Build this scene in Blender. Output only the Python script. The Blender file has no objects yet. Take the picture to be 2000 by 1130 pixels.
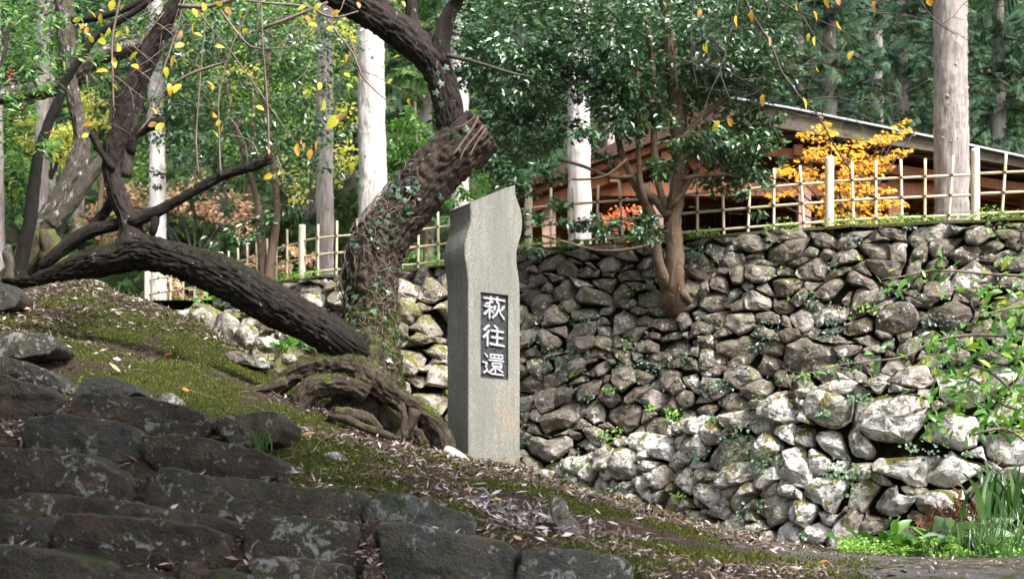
import bpy, math, random
import numpy as np
from mathutils import Vector
R = math.radians
random.seed(7)
rng = np.random.default_rng(7)
S = bpy.context.scene

# ---------------------------------------------------------------- camera, light, exposure
F = 2600.0          # focal length in photo pixels (photo 2000 wide)
HZ = 1050.0         # height of the horizon in the photo, pixels from its top
cam = bpy.data.cameras.new('camera')
cam.lens = 36.0 * F / 2000.0
cam.sensor_width = 36.0
cam.shift_y = (HZ - 565.0) / 2000.0
cam.clip_start = 0.05
cam.clip_end = 600
cam.dof.use_dof = True
cam.dof.focus_distance = 8.0
cam.dof.aperture_fstop = 4.5
cam_o = bpy.data.objects.new('camera', cam)
cam_o.rotation_euler = (R(90), 0, 0)
S.collection.objects.link(cam_o)
S.camera = cam_o

SUN_EL, SUN_AZ = 50.0, 140.0      # azimuth clockwise from +Y
W = bpy.data.worlds.new('World'); S.world = W; W.use_nodes = True
nt = W.node_tree
bg = nt.nodes['Background']
sky = nt.nodes.new('ShaderNodeTexSky'); sky.sky_type = 'NISHITA'; sky.sun_disc = False
sky.sun_elevation = R(SUN_EL); sky.sun_rotation = R(SUN_AZ)
sky.dust_density = 4.0; sky.air_density = 1.0
hs = nt.nodes.new('ShaderNodeHueSaturation'); hs.inputs['Saturation'].default_value = 0.38
nt.links.new(sky.outputs[0], hs.inputs['Color']); nt.links.new(hs.outputs[0], bg.inputs[0])
bg.inputs[1].default_value = 0.15
sl = bpy.data.lights.new('sun', 'SUN'); sl.energy = 3.4; sl.angle = R(14); sl.color = (1.0, 0.97, 0.92)
so = bpy.data.objects.new('sun', sl)
sd = Vector((math.sin(R(SUN_AZ)) * math.cos(R(SUN_EL)), math.cos(R(SUN_AZ)) * math.cos(R(SUN_EL)), math.sin(R(SUN_EL))))
so.rotation_euler = sd.to_track_quat('Z', 'Y').to_euler()
so.location = sd * 40
S.collection.objects.link(so)
S.view_settings.view_transform = 'Standard'
S.view_settings.look = 'None'
S.view_settings.gamma = 1.0
S.view_settings.use_curve_mapping = False
S.view_settings.exposure = 1.3
S.render.engine = 'CYCLES'
S.cycles.max_bounces = 5
S.cycles.diffuse_bounces = 3
S.cycles.glossy_bounces = 2
S.cycles.transmission_bounces = 2
S.cycles.transparent_max_bounces = 4
S.cycles.use_adaptive_sampling = True
S.cycles.adaptive_threshold = 0.03

# ---------------------------------------------------------------- helpers
def P(px, py, d):
    return np.array([(px - 1000.0) / F * d, d, (HZ - py) / F * d])
def VP(px, py, d):
    return Vector(P(px, py, d))
def PXM(d):
    return d / F        # metres per photo pixel at distance d

def new_obj(name, me, mat=None, parent=None):
    o = bpy.data.objects.new(name, me)
    S.collection.objects.link(o)
    if mat is not None and me is not None and not me.materials:
        me.materials.append(mat)
    if parent is not None:
        o.parent = parent
    return o
def tag(o, label=None, cat=None, group=None, kind=None):
    if label: o['label'] = label
    if cat: o['category'] = cat
    if group: o['group'] = group
    if kind: o['kind'] = kind
    return o
def empty(name, loc=(0, 0, 0)):
    o = bpy.data.objects.new(name, None)
    o.empty_display_size = 0.1
    S.collection.objects.link(o)
    BASES.append((o, Vector(loc)))
    return o
BASES = []
def settle_bases():      # put each Empty at its thing's base; the children keep their world places
    for o, loc in BASES:
        o.location = loc
        for c in o.children:
            c.location = c.location - loc

def mesh_np(name, V, faces, smooth=True):
    """V (n,3); faces list of arrays (m,k)"""
    me = bpy.data.meshes.new(name)
    V = np.asarray(V, dtype=np.float32).reshape(-1, 3)
    if isinstance(faces, np.ndarray): faces = [faces]
    me.vertices.add(len(V)); me.vertices.foreach_set('co', V.ravel())
    idx = np.concatenate([np.asarray(f, dtype=np.int32).ravel() for f in faces])
    tot = np.concatenate([np.full(len(f), np.asarray(f).shape[1], dtype=np.int32) for f in faces])
    start = np.concatenate([[0], np.cumsum(tot)[:-1]]).astype(np.int32)
    me.loops.add(len(idx)); me.loops.foreach_set('vertex_index', idx)
    me.polygons.add(len(tot)); me.polygons.foreach_set('loop_start', start); me.polygons.foreach_set('loop_total', tot)
    me.polygons.foreach_set('use_smooth', np.full(len(tot), smooth, dtype=bool))
    me.update(calc_edges=True)
    return me

def _h(i, j, k, s):
    n = (i * 374761393 + j * 668265263 + k * 2147483647 + s * 1274126177) & 0xFFFFFFFF
    n = ((n ^ (n >> 13)) * 1274126177) & 0xFFFFFFFF
    return ((n ^ (n >> 16)) & 0xFFFF) / 32767.5 - 1.0
def noise3(p, seed=0):
    p = np.asarray(p, dtype=np.float64)
    i = np.floor(p).astype(np.int64); f = p - i; u = f * f * (3 - 2 * f)
    r = 0
    for a in (0, 1):
        for b in (0, 1):
            for c in (0, 1):
                w = (u[..., 0] if a else 1 - u[..., 0]) * (u[..., 1] if b else 1 - u[..., 1]) * (u[..., 2] if c else 1 - u[..., 2])
                r = r + w * _h(i[..., 0] + a, i[..., 1] + b, i[..., 2] + c, seed)
    return r
def fbm(p, seed=0, oct=3, lac=2.1, gain=0.5):
    r = 0; a = 1.0; p = np.asarray(p, dtype=np.float64)
    for o in range(oct):
        r = r + a * noise3(p, seed + o * 17); p = p * lac + 3.7; a *= gain
    return r

class MB:
    """gathers pieces into one mesh"""
    def __init__(s): s.V = []; s.F = {}; s.n = 0
    def add(s, V, Fs):
        V = np.asarray(V, dtype=np.float64).reshape(-1, 3)
        s.V.append(V)
        if isinstance(Fs, np.ndarray): Fs = [Fs]
        for f in Fs:
            f = np.asarray(f)
            if len(f): s.F.setdefault(f.shape[1], []).append(f + s.n)
        s.n += len(V)
    def mesh(s, name, smooth=True):
        return mesh_np(name, np.concatenate(s.V), [np.concatenate(v) for v in s.F.values()], smooth)
    def obj(s, name, mat, parent=None, smooth=True):
        return new_obj(name, s.mesh(name, smooth), mat, parent)

def catmull(pts, step):
    pts = np.asarray(pts, dtype=np.float64)
    q = np.vstack([2 * pts[0] - pts[1], pts, 2 * pts[-1] - pts[-2]])
    out = []
    for i in range(1, len(q) - 2):
        p0, p1, p2, p3 = q[i - 1], q[i], q[i + 1], q[i + 2]
        n = max(2, int(np.linalg.norm((p2 - p1)[:3]) / step))
        for k in range(n):
            t = k / n
            out.append(0.5 * ((2 * p1) + (-p0 + p2) * t + (2 * p0 - 5 * p1 + 4 * p2 - p3) * t * t + (-p0 + 3 * p1 - 3 * p2 + p3) * t ** 3))
    out.append(pts[-1])
    return np.array(out)

def tube(pts, sides=10, step=0.05, amp=0.0, ridge=0.0, seed=0, smooth_path=True, cap='round', lump=0.0):
    """pts rows x,y,z,r. returns V, quads, tris, uv"""
    p = catmull(pts, step) if smooth_path and len(pts) > 1 else np.asarray(pts, float)
    c = p[:, :3]; r = np.maximum(p[:, 3], 1e-4)
    n = len(c)
    T = np.gradient(c, axis=0); T /= np.linalg.norm(T, axis=1)[:, None] + 1e-9
    up = np.array([0, -1.0, 0.15])
    if abs(T[0] @ up) > 0.9: up = np.array([1.0, 0, 0])
    N = np.zeros_like(T); a = up - (up @ T[0]) * T[0]; N[0] = a / np.linalg.norm(a)
    for i in range(1, n):
        a = N[i - 1] - (N[i - 1] @ T[i]) * T[i]; N[i] = a / (np.linalg.norm(a) + 1e-9)
    B = np.cross(T, N)
    th = np.arange(sides) * 2 * math.pi / sides
    L = np.concatenate([[0], np.cumsum(np.linalg.norm(np.diff(c, axis=0), axis=1))])
    cs, sn = np.cos(th), np.sin(th)
    rr = r[:, None] * np.ones(sides)[None, :]
    if lump or amp or ridge:
        q = np.stack([np.broadcast_to(cs, (n, sides)), np.broadcast_to(sn, (n, sides)), np.broadcast_to(L[:, None], (n, sides))], -1)
        rm = r[:, None]
        if lump: rr = rr + lump * rm * fbm(q * np.array([0.9, 0.9, 3.0]), seed, 2)
        if ridge:
            k = max(2.0, 14.0 * float(r.mean()) / 0.12)
            qq = q * np.array([k * 1.0, k * 1.0, 8.0]) + 0.7 * fbm(q * np.array([k * .3, k * .3, 9.0]), seed + 3, 2)[..., None]
            v = 1 - np.abs(fbm(qq, seed + 5, 3)) * 1.6
            rr = rr + 0.55 * ridge * np.clip(v - 0.5, -0.8, 0.4)
        if amp: rr = rr + amp * fbm(q * np.array([6.0, 6.0, 40.0]), seed + 9, 3)
    V = c[:, None, :] + rr[..., None] * (N[:, None, :] * cs[None, :, None] + B[:, None, :] * sn[None, :, None])
    V = V.reshape(-1, 3)
    i = np.arange(n - 1)[:, None] * sides; j = np.arange(sides)[None, :]; j2 = (j + 1) % sides
    Q = np.stack([i + j, i + j2, i + sides + j2, i + sides + j], -1).reshape(-1, 4)
    m = len(V)
    V = np.vstack([V, c[0] - T[0] * r[0] * 0.2, c[-1] + T[-1] * r[-1] * (0.25 if cap == 'round' else 0.0)])
    jj = np.arange(sides); jn = (jj + 1) % sides
    T1 = np.stack([jn, jj, np.full(sides, m)], -1)
    T2 = np.stack([(n - 1) * sides + jj, (n - 1) * sides + jn, np.full(sides, m + 1)], -1)
    return V, [Q, np.vstack([T1, T2])]

def pxpath(rows, d=None):
    """rows (px,py,r_px[,d]) -> x,y,z,r"""
    out = []
    for q in rows:
        dd = q[3] if len(q) > 3 else d
        out.append(list(P(q[0], q[1], dd)) + [q[2] * PXM(dd)])
    return np.array(out)

def leaf_batch(c, nrm, tip, L, Wd, fold=0.25, shape='diamond'):
    """c,nrm,tip (n,3); L,Wd (n,)"""
    n = len(c)
    tip = tip - (tip * nrm).sum(1)[:, None] * nrm
    tip /= np.linalg.norm(tip, axis=1)[:, None] + 1e-9
    side = np.cross(nrm, tip)
    L = L[:, None]; Wd = Wd[:, None]
    if shape == 'diamond':
        V = np.stack([c, c + tip * L * 0.45 + side * Wd * 0.5 + nrm * Wd * fold, c + tip * L, c + tip * L * 0.45 - side * Wd * 0.5 + nrm * Wd * fold], 1)
        b = np.arange(n)[:, None] * 4
        Ft = np.concatenate([b + np.array([0, 2, 1]), b + np.array([0, 3, 2])])
        Ft = np.stack([b + np.array([[0, 2, 1]]), b + np.array([[0, 3, 2]])], 1).reshape(-1, 3)
        return V.reshape(-1, 3), Ft
    # oval: base, two pairs, tip, with midrib point
    V = np.stack([c,
                  c + tip * L * 0.28 + side * Wd * 0.45 + nrm * Wd * fold * .8, c + tip * L * 0.65 + side * Wd * 0.4 + nrm * (Wd * fold * .6 - L * 0.04),
                  c + tip * L - nrm * L * 0.12,
                  c + tip * L * 0.65 - side * Wd * 0.4 + nrm * (Wd * fold * .6 - L * 0.04), c + tip * L * 0.28 - side * Wd * 0.45 + nrm * Wd * fold * .8,
                  c + tip * L * 0.5 - nrm * L * 0.0], 1)
    b = np.arange(n)[:, None] * 7
    tr = np.array([[0, 6, 1], [1, 6, 2], [2, 6, 3], [3, 6, 4], [4, 6, 5], [5, 6, 0]])
    Ft = (b[:, None, :] + tr[None]).reshape(-1, 3)
    return V.reshape(-1, 3), Ft

def unit(v): return v / (np.linalg.norm(v, axis=-1, keepdims=True) + 1e-9)

# ---------------------------------------------------------------- materials
class NT:
    def __init__(s, name):
        s.m = bpy.data.materials.new(name); s.m.use_nodes = True
        s.t = s.m.node_tree; s.b = s.t.nodes['Principled BSDF']; s.out = s.t.nodes['Material Output']
    def n(s, kind, **kw):
        x = s.t.nodes.new('ShaderNode' + kind)
        for k, v in kw.items(): setattr(x, k, v)
        return x
    def l(s, a, b): s.t.links.new(a, b)
    def pos(s): return s.n('NewGeometry').outputs['Position']
    def noise(s, scale, detail=4, rough=0.6, vec=None, stretch=None, dist=0.0):
        x = s.n('TexNoise'); x.inputs['Scale'].default_value = scale; x.inputs['Detail'].default_value = detail
        x.inputs['Roughness'].default_value = rough; x.inputs['Distortion'].default_value = dist
        v = vec if vec is not None else s.pos()
        if stretch:
            mp = s.n('Mapping'); mp.inputs['Scale'].default_value = stretch; s.l(v, mp.inputs['Vector']); v = mp.outputs[0]
        s.l(v, x.inputs['Vector']); return x.outputs['Fac']
    def ramp(s, fac, stops, interp='LINEAR'):
        x = s.n('ValToRGB'); x.color_ramp.interpolation = interp
        e = x.color_ramp.elements
        while len(e) < len(stops): e.new(0.5)
        for i, (p, c) in enumerate(stops):
            e[i].position = p
            e[i].color = (c, c, c, 1) if isinstance(c, (int, float)) else tuple(c) + (1,)
        s.l(fac, x.inputs[0]); return x.outputs[0]
    def mix(s, fac, a, b, mode='MIX'):
        x = s.n('MixRGB', blend_type=mode)
        for sock, v in ((x.inputs[0], fac), (x.inputs[1], a), (x.inputs[2], b)):
            if isinstance(v, (int, float)): sock.default_value = v
            elif isinstance(v, tuple): sock.default_value = v + (1,)
            else: s.l(v, sock)
        return x.outputs[0]
    def math(s, op, a, b=0.0, clamp=False):
        x = s.n('Math', operation=op); x.use_clamp = clamp
        for sock, v in ((x.inputs[0], a), (x.inputs[1], b)):
            if isinstance(v, (int, float)): sock.default_value = v
            else: s.l(v, sock)
        return x.outputs[0]
    def rand(s):
        g = s.n('NewGeometry').outputs['Random Per Island']; o = s.n('ObjectInfo').outputs['Random']
        return s.math('FRACT', s.math('ADD', g, o))
    def bump(s, h, strength=0.5, dist=0.02, prev=None):
        x = s.n('Bump'); x.inputs['Strength'].default_value = strength; x.inputs['Distance'].default_value = dist
        s.l(h, x.inputs['Height'])
        if prev is not None: s.l(prev, x.inputs['Normal'])
        return x.outputs[0]
    def fin(s, col, rough=0.8, normal=None, spec=0.5):
        if isinstance(col, tuple): s.b.inputs['Base Color'].default_value = col + (1,)
        else: s.l(col, s.b.inputs['Base Color'])
        if isinstance(rough, (int, float)): s.b.inputs['Roughness'].default_value = rough
        else: s.l(rough, s.b.inputs['Roughness'])
        s.b.inputs['Specular IOR Level'].default_value = spec
        if normal is not None: s.l(normal, s.b.inputs['Normal'])
        return s.m

def rock_mat(name, stops, lichen=0.0, moss=0.0, scale=1.0, lichen_col=(0.62, 0.60, 0.56), moss_col=(0.06, 0.075, 0.012), dirt=0.5, spec=0.35, rough=0.85, bump=0.9, crack=0.18):
    s = NT(name)
    rnd = s.rand()
    base = s.ramp(rnd, stops)
    n1 = s.noise(9 * scale, 6, 0.65)
    v = s.ramp(n1, [(0.25, 0.45), (0.5, 1.0), (0.75, 1.55)])
    col = s.mix(1.0, base, v, 'MULTIPLY')
    big = s.noise(2.1, 3, 0.5)
    # brown dirt stain
    col = s.mix(s.math('MULTIPLY', s.ramp(s.noise(5 * scale, 4, 0.6), [(0.5, 0.0), (0.62, 1.0)]), dirt), col, (0.10, 0.068, 0.038))
    fine = s.noise(60 * scale, 4, 0.7)
    if lichen:
        nn = s.noise(14 * scale, 5, 0.7, dist=0.6)
        nb = s.math('ADD', nn, s.math('MULTIPLY', s.math('SUBTRACT', big, 0.5), 0.6))
        t = 0.66 - 0.14 * lichen
        col = s.mix(s.ramp(nb, [(t, 0.0), (t + 0.05, 1.0)]), col, s.mix(fine, lichen_col, tuple(c * 0.7 for c in lichen_col)))
        # small round spots
        vo = s.n('TexVoronoi'); vo.inputs['Scale'].default_value = 22 * scale; s.l(s.pos(), vo.inputs['Vector'])
        spot = s.math('MULTIPLY', s.ramp(vo.outputs['Distance'], [(0.16, 1.0), (0.24, 0.0)]), s.ramp(s.noise(4 * scale, 2), [(0.5, 0.0), (0.6, 0.8)]))
        col = s.mix(spot, col, lichen_col)
    if moss:
        nz = s.n('SeparateXYZ'); s.l(s.n('NewGeometry').outputs['Normal'], nz.inputs[0])
        mf = s.math('ADD', s.noise(7 * scale, 5, 0.65, dist=0.4), s.math('MULTIPLY', nz.outputs[2], 0.16))
        t = 0.72 - 0.16 * moss
        mcol = s.mix(s.noise(40 * scale, 3), moss_col, tuple(c * 2.4 for c in moss_col))
        col = s.mix(s.ramp(mf, [(t, 0.0), (t + 0.06, 1.0)]), col, mcol)
    h = s.math('ADD', s.math('MULTIPLY', n1, 1.0), s.math('MULTIPLY', fine, 0.35))
    # cracks
    vc = s.n('TexVoronoi', feature='DISTANCE_TO_EDGE'); vc.inputs['Scale'].default_value = 5.5 * scale
    vm = s.n('VectorMath', operation='ADD'); nc = s.n('TexNoise'); nc.inputs['Scale'].default_value = 6 * scale
    s.l(s.pos(), nc.inputs['Vector']); s.l(s.pos(), vm.inputs[0]); s.l(nc.outputs['Color'], vm.inputs[1]); s.l(vm.outputs[0], vc.inputs['Vector'])
    h = s.math('ADD', h, s.math('MULTIPLY', s.ramp(vc.outputs['Distance'], [(0.0, 0.0), (0.05, 1.0)]), crack))
    return s.fin(col, rough, s.bump(h, bump, 0.03), spec)

M = {}
M['wall_stone'] = rock_mat('wall_stone', [(0.0, (0.088, 0.070, 0.054)), (0.25, (0.150, 0.126, 0.104)), (0.45, (0.105, 0.09, 0.072)), (0.65, (0.205, 0.18, 0.155)), (0.85, (0.135, 0.114, 0.094)), (1.0, (0.31, 0.285, 0.26))], lichen=0.35, moss=0.42, scale=1.0)
M['low_stone'] = rock_mat('low_stone', [(0.0, (0.26, 0.22, 0.19)), (0.4, (0.42, 0.38, 0.345)), (0.7, (0.31, 0.275, 0.25)), (1.0, (0.52, 0.49, 0.47))], lichen=1.25, moss=0.8, scale=1.15, lichen_col=(0.78, 0.75, 0.74), moss_col=(0.075, 0.065, 0.012))  # lighter colours carry the wall's sunlight as well as its lichen
M['mid_stone'] = rock_mat('mid_stone', [(0.0, (0.12, 0.10, 0.08)), (0.4, (0.22, 0.19, 0.155)), (0.8, (0.34, 0.30, 0.26)), (1.0, (0.18, 0.15, 0.13))], lichen=0.5, moss=0.8, scale=1.0, lichen_col=(0.66, 0.62, 0.58), moss_col=(0.07, 0.07, 0.012))
M['boulder'] = rock_mat('boulder', [(0.0, (0.16, 0.14, 0.12)), (0.5, (0.3, 0.27, 0.24)), (1.0, (0.46, 0.43, 0.39))], lichen=0.7, moss=0.9, scale=1.1, lichen_col=(0.75, 0.72, 0.68))
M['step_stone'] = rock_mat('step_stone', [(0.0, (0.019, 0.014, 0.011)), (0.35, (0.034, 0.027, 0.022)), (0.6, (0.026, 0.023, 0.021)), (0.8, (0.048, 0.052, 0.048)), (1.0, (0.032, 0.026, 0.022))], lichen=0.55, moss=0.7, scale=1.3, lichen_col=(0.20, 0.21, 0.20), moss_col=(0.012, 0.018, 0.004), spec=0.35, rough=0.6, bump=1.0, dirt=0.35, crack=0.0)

def bark_mat(name, c0, c1, moss=0.0, lichen=0.0, sc=1.0, bump=1.0, stretch=(1, 1, 0.5), mosscol=(0.045, 0.06, 0.010), rough=0.9, mz=None):
    s = NT(name)
    n1 = s.noise(26 * sc, 6, 0.7, stretch=stretch, dist=0.5)
    n2 = s.noise(5 * sc, 3, 0.6)
    col = s.ramp(n1, [(0.32, c0), (0.68, c1)])
    col = s.mix(s.math('MULTIPLY', n2, 0.6), col, tuple(c * 0.5 for c in c0))
    if lichen:
        nn = s.noise(20 * sc, 5, 0.7, stretch=stretch)
        t = 0.68 - 0.12 * lichen
        col = s.mix(s.ramp(nn, [(t, 0.0), (t + 0.05, 1.0)]), col, (0.42, 0.42, 0.38))
    if moss:
        nz = s.n('SeparateXYZ'); s.l(s.n('NewGeometry').outputs['Normal'], nz.inputs[0])
        mf = s.math('ADD', s.noise(9 * sc, 5, 0.7), s.math('MULTIPLY', nz.outputs[2], 0.1))
        if mz:      # moss climbs only so far up the tree
            pz = s.n('SeparateXYZ'); s.l(s.pos(), pz.inputs[0])
            mf = s.math('SUBTRACT', mf, s.math('MULTIPLY', s.math('SUBTRACT', pz.outputs[2], mz, True), 0.35))
        t = 0.75 - 0.2 * moss
        col = s.mix(s.ramp(mf, [(t, 0.0), (t + 0.1, 1.0)]), col, s.mix(s.noise(70, 3), mosscol, tuple(c * 2.2 for c in mosscol)))
    h = s.math('ADD', n1, s.math('MULTIPLY', s.noise(110 * sc, 3, 0.7), 0.3))
    return s.fin(col, rough, s.bump(h, bump, 0.02), 0.3)
M['cherry_bark'] = bark_mat('cherry_bark', (0.013, 0.009, 0.008), (0.062, 0.048, 0.040), moss=0.2, lichen=0.35, stretch=(1, 1, 0.6))
M['cherry_bark_mossy'] = bark_mat('cherry_bark_mossy', (0.022, 0.015, 0.012), (0.12, 0.088, 0.068), moss=1.35, lichen=0.1, mz=1.3)
M['root_bark'] = bark_mat('root_bark', (0.02, 0.014, 0.011), (0.12, 0.09, 0.068), moss=0.9, lichen=0.3)
M['dark_bark'] = bark_mat('dark_bark', (0.008, 0.006, 0.005), (0.038, 0.030, 0.024), moss=0.35, lichen=0.15)
M['lichen_bark'] = bark_mat('lichen_bark', (0.045, 0.036, 0.028), (0.17, 0.145, 0.12), moss=0.7, lichen=0.8)
M['twig_bark'] = bark_mat('twig_bark', (0.04, 0.032, 0.028), (0.15, 0.125, 0.115), bump=0.3)
M['pale_twig'] = bark_mat('pale_twig', (0.13, 0.095, 0.08), (0.30, 0.23, 0.20), bump=0.3)
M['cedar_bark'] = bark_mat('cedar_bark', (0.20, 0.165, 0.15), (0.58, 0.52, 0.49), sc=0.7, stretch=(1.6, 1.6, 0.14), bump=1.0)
M['sunlit_cedar_bark'] = bark_mat('sunlit_cedar_bark', (0.40, 0.345, 0.32), (0.86, 0.83, 0.81), sc=0.7, stretch=(1.6, 1.6, 0.12), bump=0.9)  # bright sun on the white trunks is put into this bark colour
M['camellia_bark'] = bark_mat('camellia_bark', (0.085, 0.052, 0.032), (0.22, 0.155, 0.105), sc=0.5, bump=0.7, lichen=0.3, moss=0.2)
M['vine'] = bark_mat('vine', (0.12, 0.085, 0.065), (0.3, 0.23, 0.19), bump=0.3)

def leaf_mat(name, stops, rough=0.35, trans=0.25, spec=0.5, tcol=None, ior=1.45):
    s = NT(name)
    col = s.ramp(s.rand(), stops)
    m = s.fin(col, rough, None, spec); s.b.inputs['IOR'].default_value = ior
    if trans:
        tr = s.n('BsdfTranslucent'); mx = s.n('MixShader'); mx.inputs[0].default_value = trans
        tc = s.mix(1.0, col, tcol if tcol else (1.6, 1.7, 0.8), 'MULTIPLY')
        s.l(tc, tr.inputs[0]); s.l(s.b.outputs[0], mx.inputs[1]); s.l(tr.outputs[0], mx.inputs[2]); s.l(mx.outputs[0], s.out.inputs[0])
    return m
M['camellia_leaf'] = leaf_mat('camellia_leaf', [(0.0, (0.014, 0.04, 0.018)), (0.5, (0.03, 0.085, 0.035)), (0.85, (0.07, 0.16, 0.06)), (1.0, (0.16, 0.27, 0.10))], rough=0.32, trans=0.18, spec=0.8, ior=1.65)
M['cedar_leaf'] = leaf_mat('cedar_leaf', [(0.0, (0.012, 0.034, 0.018)), (0.5, (0.032, 0.076, 0.042)), (0.9, (0.075, 0.135, 0.07)), (1.0, (0.12, 0.06, 0.02))], rough=0.7, trans=0.15, spec=0.2)
M['dim_cedar_leaf'] = leaf_mat('dim_cedar_leaf', [(0.0, (0.022, 0.06, 0.02)), (0.6, (0.06, 0.135, 0.04)), (1.0, (0.18, 0.25, 0.07))], rough=0.7, trans=0.15, spec=0.2)
M['green_leaf'] = leaf_mat('green_leaf', [(0.0, (0.03, 0.10, 0.015)), (0.6, (0.07, 0.20, 0.03)), (1.0, (0.16, 0.30, 0.05))], rough=0.35, trans=0.35)
M['shrub_leaf'] = leaf_mat('shrub_leaf', [(0.0, (0.05, 0.16, 0.02)), (0.6, (0.10, 0.26, 0.05)), (0.9, (0.20, 0.34, 0.05)), (1.0, (0.42, 0.42, 0.05))], rough=0.28, trans=0.35, spec=0.8)
M['light_leaf'] = leaf_mat('light_leaf', [(0.0, (0.06, 0.16, 0.05)), (0.5, (0.16, 0.30, 0.10)), (0.85, (0.34, 0.46, 0.16)), (1.0, (0.62, 0.66, 0.30))], rough=0.4, trans=0.4, spec=0.6)
M['yellow_bush'] = leaf_mat('yellow_bush', [(0.0, (0.50, 0.56, 0.10)), (0.5, (0.74, 0.72, 0.20)), (1.0, (0.85, 0.82, 0.40))], rough=0.6, trans=0.4, tcol=(1.3, 1.3, 0.8))
M['yellow_leaf'] = leaf_mat('yellow_leaf', [(0.0, (0.40, 0.46, 0.04)), (0.5, (0.62, 0.50, 0.05)), (0.85, (0.65, 0.34, 0.05)), (1.0, (0.55, 0.30, 0.16))], rough=0.5, trans=0.45, tcol=(1.2, 1.2, 0.8))
M['maple_orange'] = leaf_mat('maple_orange', [(0.0, (0.85, 0.56, 0.03)), (0.75, (0.88, 0.45, 0.03)), (1.0, (0.55, 0.16, 0.05))], rough=0.5, trans=0.45, tcol=(1.2, 1.15, 0.8))
M['maple_red'] = leaf_mat('maple_red', [(0.0, (0.75, 0.16, 0.06)), (0.6, (0.85, 0.30, 0.06)), (1.0, (0.70, 0.10, 0.12))], rough=0.5, trans=0.45, tcol=(1.2, 1.1, 0.9))
M['pink_bush'] = leaf_mat('pink_bush', [(0.0, (0.60, 0.36, 0.24)), (0.5, (0.80, 0.54, 0.42)), (1.0, (0.70, 0.60, 0.34))], rough=0.6, trans=0.35, tcol=(1.2, 1.1, 0.9))
M['litter'] = leaf_mat('litter', [(0.0, (0.03, 0.018, 0.012)), (0.5, (0.10, 0.062, 0.042)), (0.78, (0.19, 0.135, 0.11)), (0.93, (0.38, 0.31, 0.29)), (1.0, (0.60, 0.55, 0.56))], rough=0.5, trans=0.0)
M['drift_leaf'] = leaf_mat('drift_leaf', [(0.0, (0.05, 0.03, 0.025)), (0.5, (0.17, 0.125, 0.12)), (1.0, (0.52, 0.46, 0.50))], rough=0.45, trans=0.0)
M['fallen_leaf'] = leaf_mat('fallen_leaf', [(0.0, (0.55, 0.50, 0.48)), (0.4, (0.60, 0.55, 0.40)), (0.7, (0.45, 0.18, 0.05)), (1.0, (0.60, 0.45, 0.05))], rough=0.5, trans=0.1, tcol=(1, 1, 1))
M['grass'] = leaf_mat('grass', [(0.0, (0.018, 0.06, 0.010)), (0.7, (0.04, 0.125, 0.018)), (1.0, (0.16, 0.25, 0.08))], rough=0.3, trans=0.25)
M['weed'] = leaf_mat('weed', [(0.0, (0.09, 0.2, 0.03)), (0.6, (0.16, 0.32, 0.05)), (1.0, (0.32, 0.42, 0.10))], rough=0.5, trans=0.3)
M['moss'] = leaf_mat('moss', [(0.0, (0.024, 0.032, 0.007)), (0.6, (0.068, 0.080, 0.016)), (1.0, (0.17, 0.18, 0.04))], rough=0.9, trans=0.2, spec=0.1)
M['ivy'] = leaf_mat('ivy', [(0.0, (0.02, 0.05, 0.025)), (0.6, (0.05, 0.10, 0.06)), (1.0, (0.14, 0.22, 0.18))], rough=0.3, trans=0.1, spec=0.7)
M['navelwort'] = leaf_mat('navelwort', [(0.0, (0.08, 0.15, 0.08)), (1.0, (0.22, 0.32, 0.20))], rough=0.35, trans=0.2)
M['dead_fern'] = leaf_mat('dead_fern', [(0.0, (0.10, 0.035, 0.02)), (1.0, (0.28, 0.11, 0.06))], rough=0.7, trans=0.1, tcol=(1, 1, 1))

def bamboo_mat():
    s = NT('bamboo')
    col = s.ramp(s.rand(), [(0.0, (0.56, 0.46, 0.31)), (1.0, (0.74, 0.64, 0.48))])
    col = s.mix(s.math('MULTIPLY', s.noise(9, 4), 0.5), col, (0.40, 0.30, 0.18))
    return s.fin(col, 0.45, s.bump(s.noise(40, 3), 0.2, 0.01))
M['bamboo'] = bamboo_mat()
def wood_mat(name, a, b, sc=1.0, stretch=(6, 6, 0.7), rough=0.75):
    s = NT(name)
    n = s.noise(6 * sc, 5, 0.65, stretch=stretch)
    col = s.ramp(n, [(0.3, a), (0.7, b)])
    col = s.mix(s.math('MULTIPLY', s.rand(), 0.35), col, tuple(c * 0.5 for c in a))
    return s.fin(col, rough, s.bump(n, 0.4, 0.01), 0.3)
M['post_wood'] = wood_mat('post_wood', (0.50, 0.42, 0.32), (0.70, 0.62, 0.52))
M['timber'] = wood_mat('timber', (0.20, 0.07, 0.032), (0.38, 0.155, 0.075))
M['dark_timber'] = wood_mat('dark_timber', (0.045, 0.022, 0.013), (0.10, 0.05, 0.03), stretch=(2, 2, 2))
M['pillar_wood'] = wood_mat('pillar_wood', (0.36, 0.20, 0.16), (0.50, 0.32, 0.26))
s = NT('bark_roof'); n_ = s.noise(12, 5, 0.7, stretch=(1, 1, 3))
c_ = s.ramp(n_, [(0.3, (0.06, 0.046, 0.032)), (0.7, (0.17, 0.14, 0.105))])
c_ = s.mix(s.ramp(s.noise(2.5, 4), [(0.52, 0.0), (0.64, 0.8)]), c_, (0.16, 0.17, 0.04))
M['bark_roof'] = s.fin(c_, 0.9, s.bump(n_, 0.7, 0.02))
s = NT('roof_metal'); M['roof_metal'] = s.fin((0.42, 0.44, 0.48), 0.35); s.b.inputs['Metallic'].default_value = 0.3
s = NT('black_cord'); M['cord'] = s.fin((0.012, 0.010, 0.009), 0.8)
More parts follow.
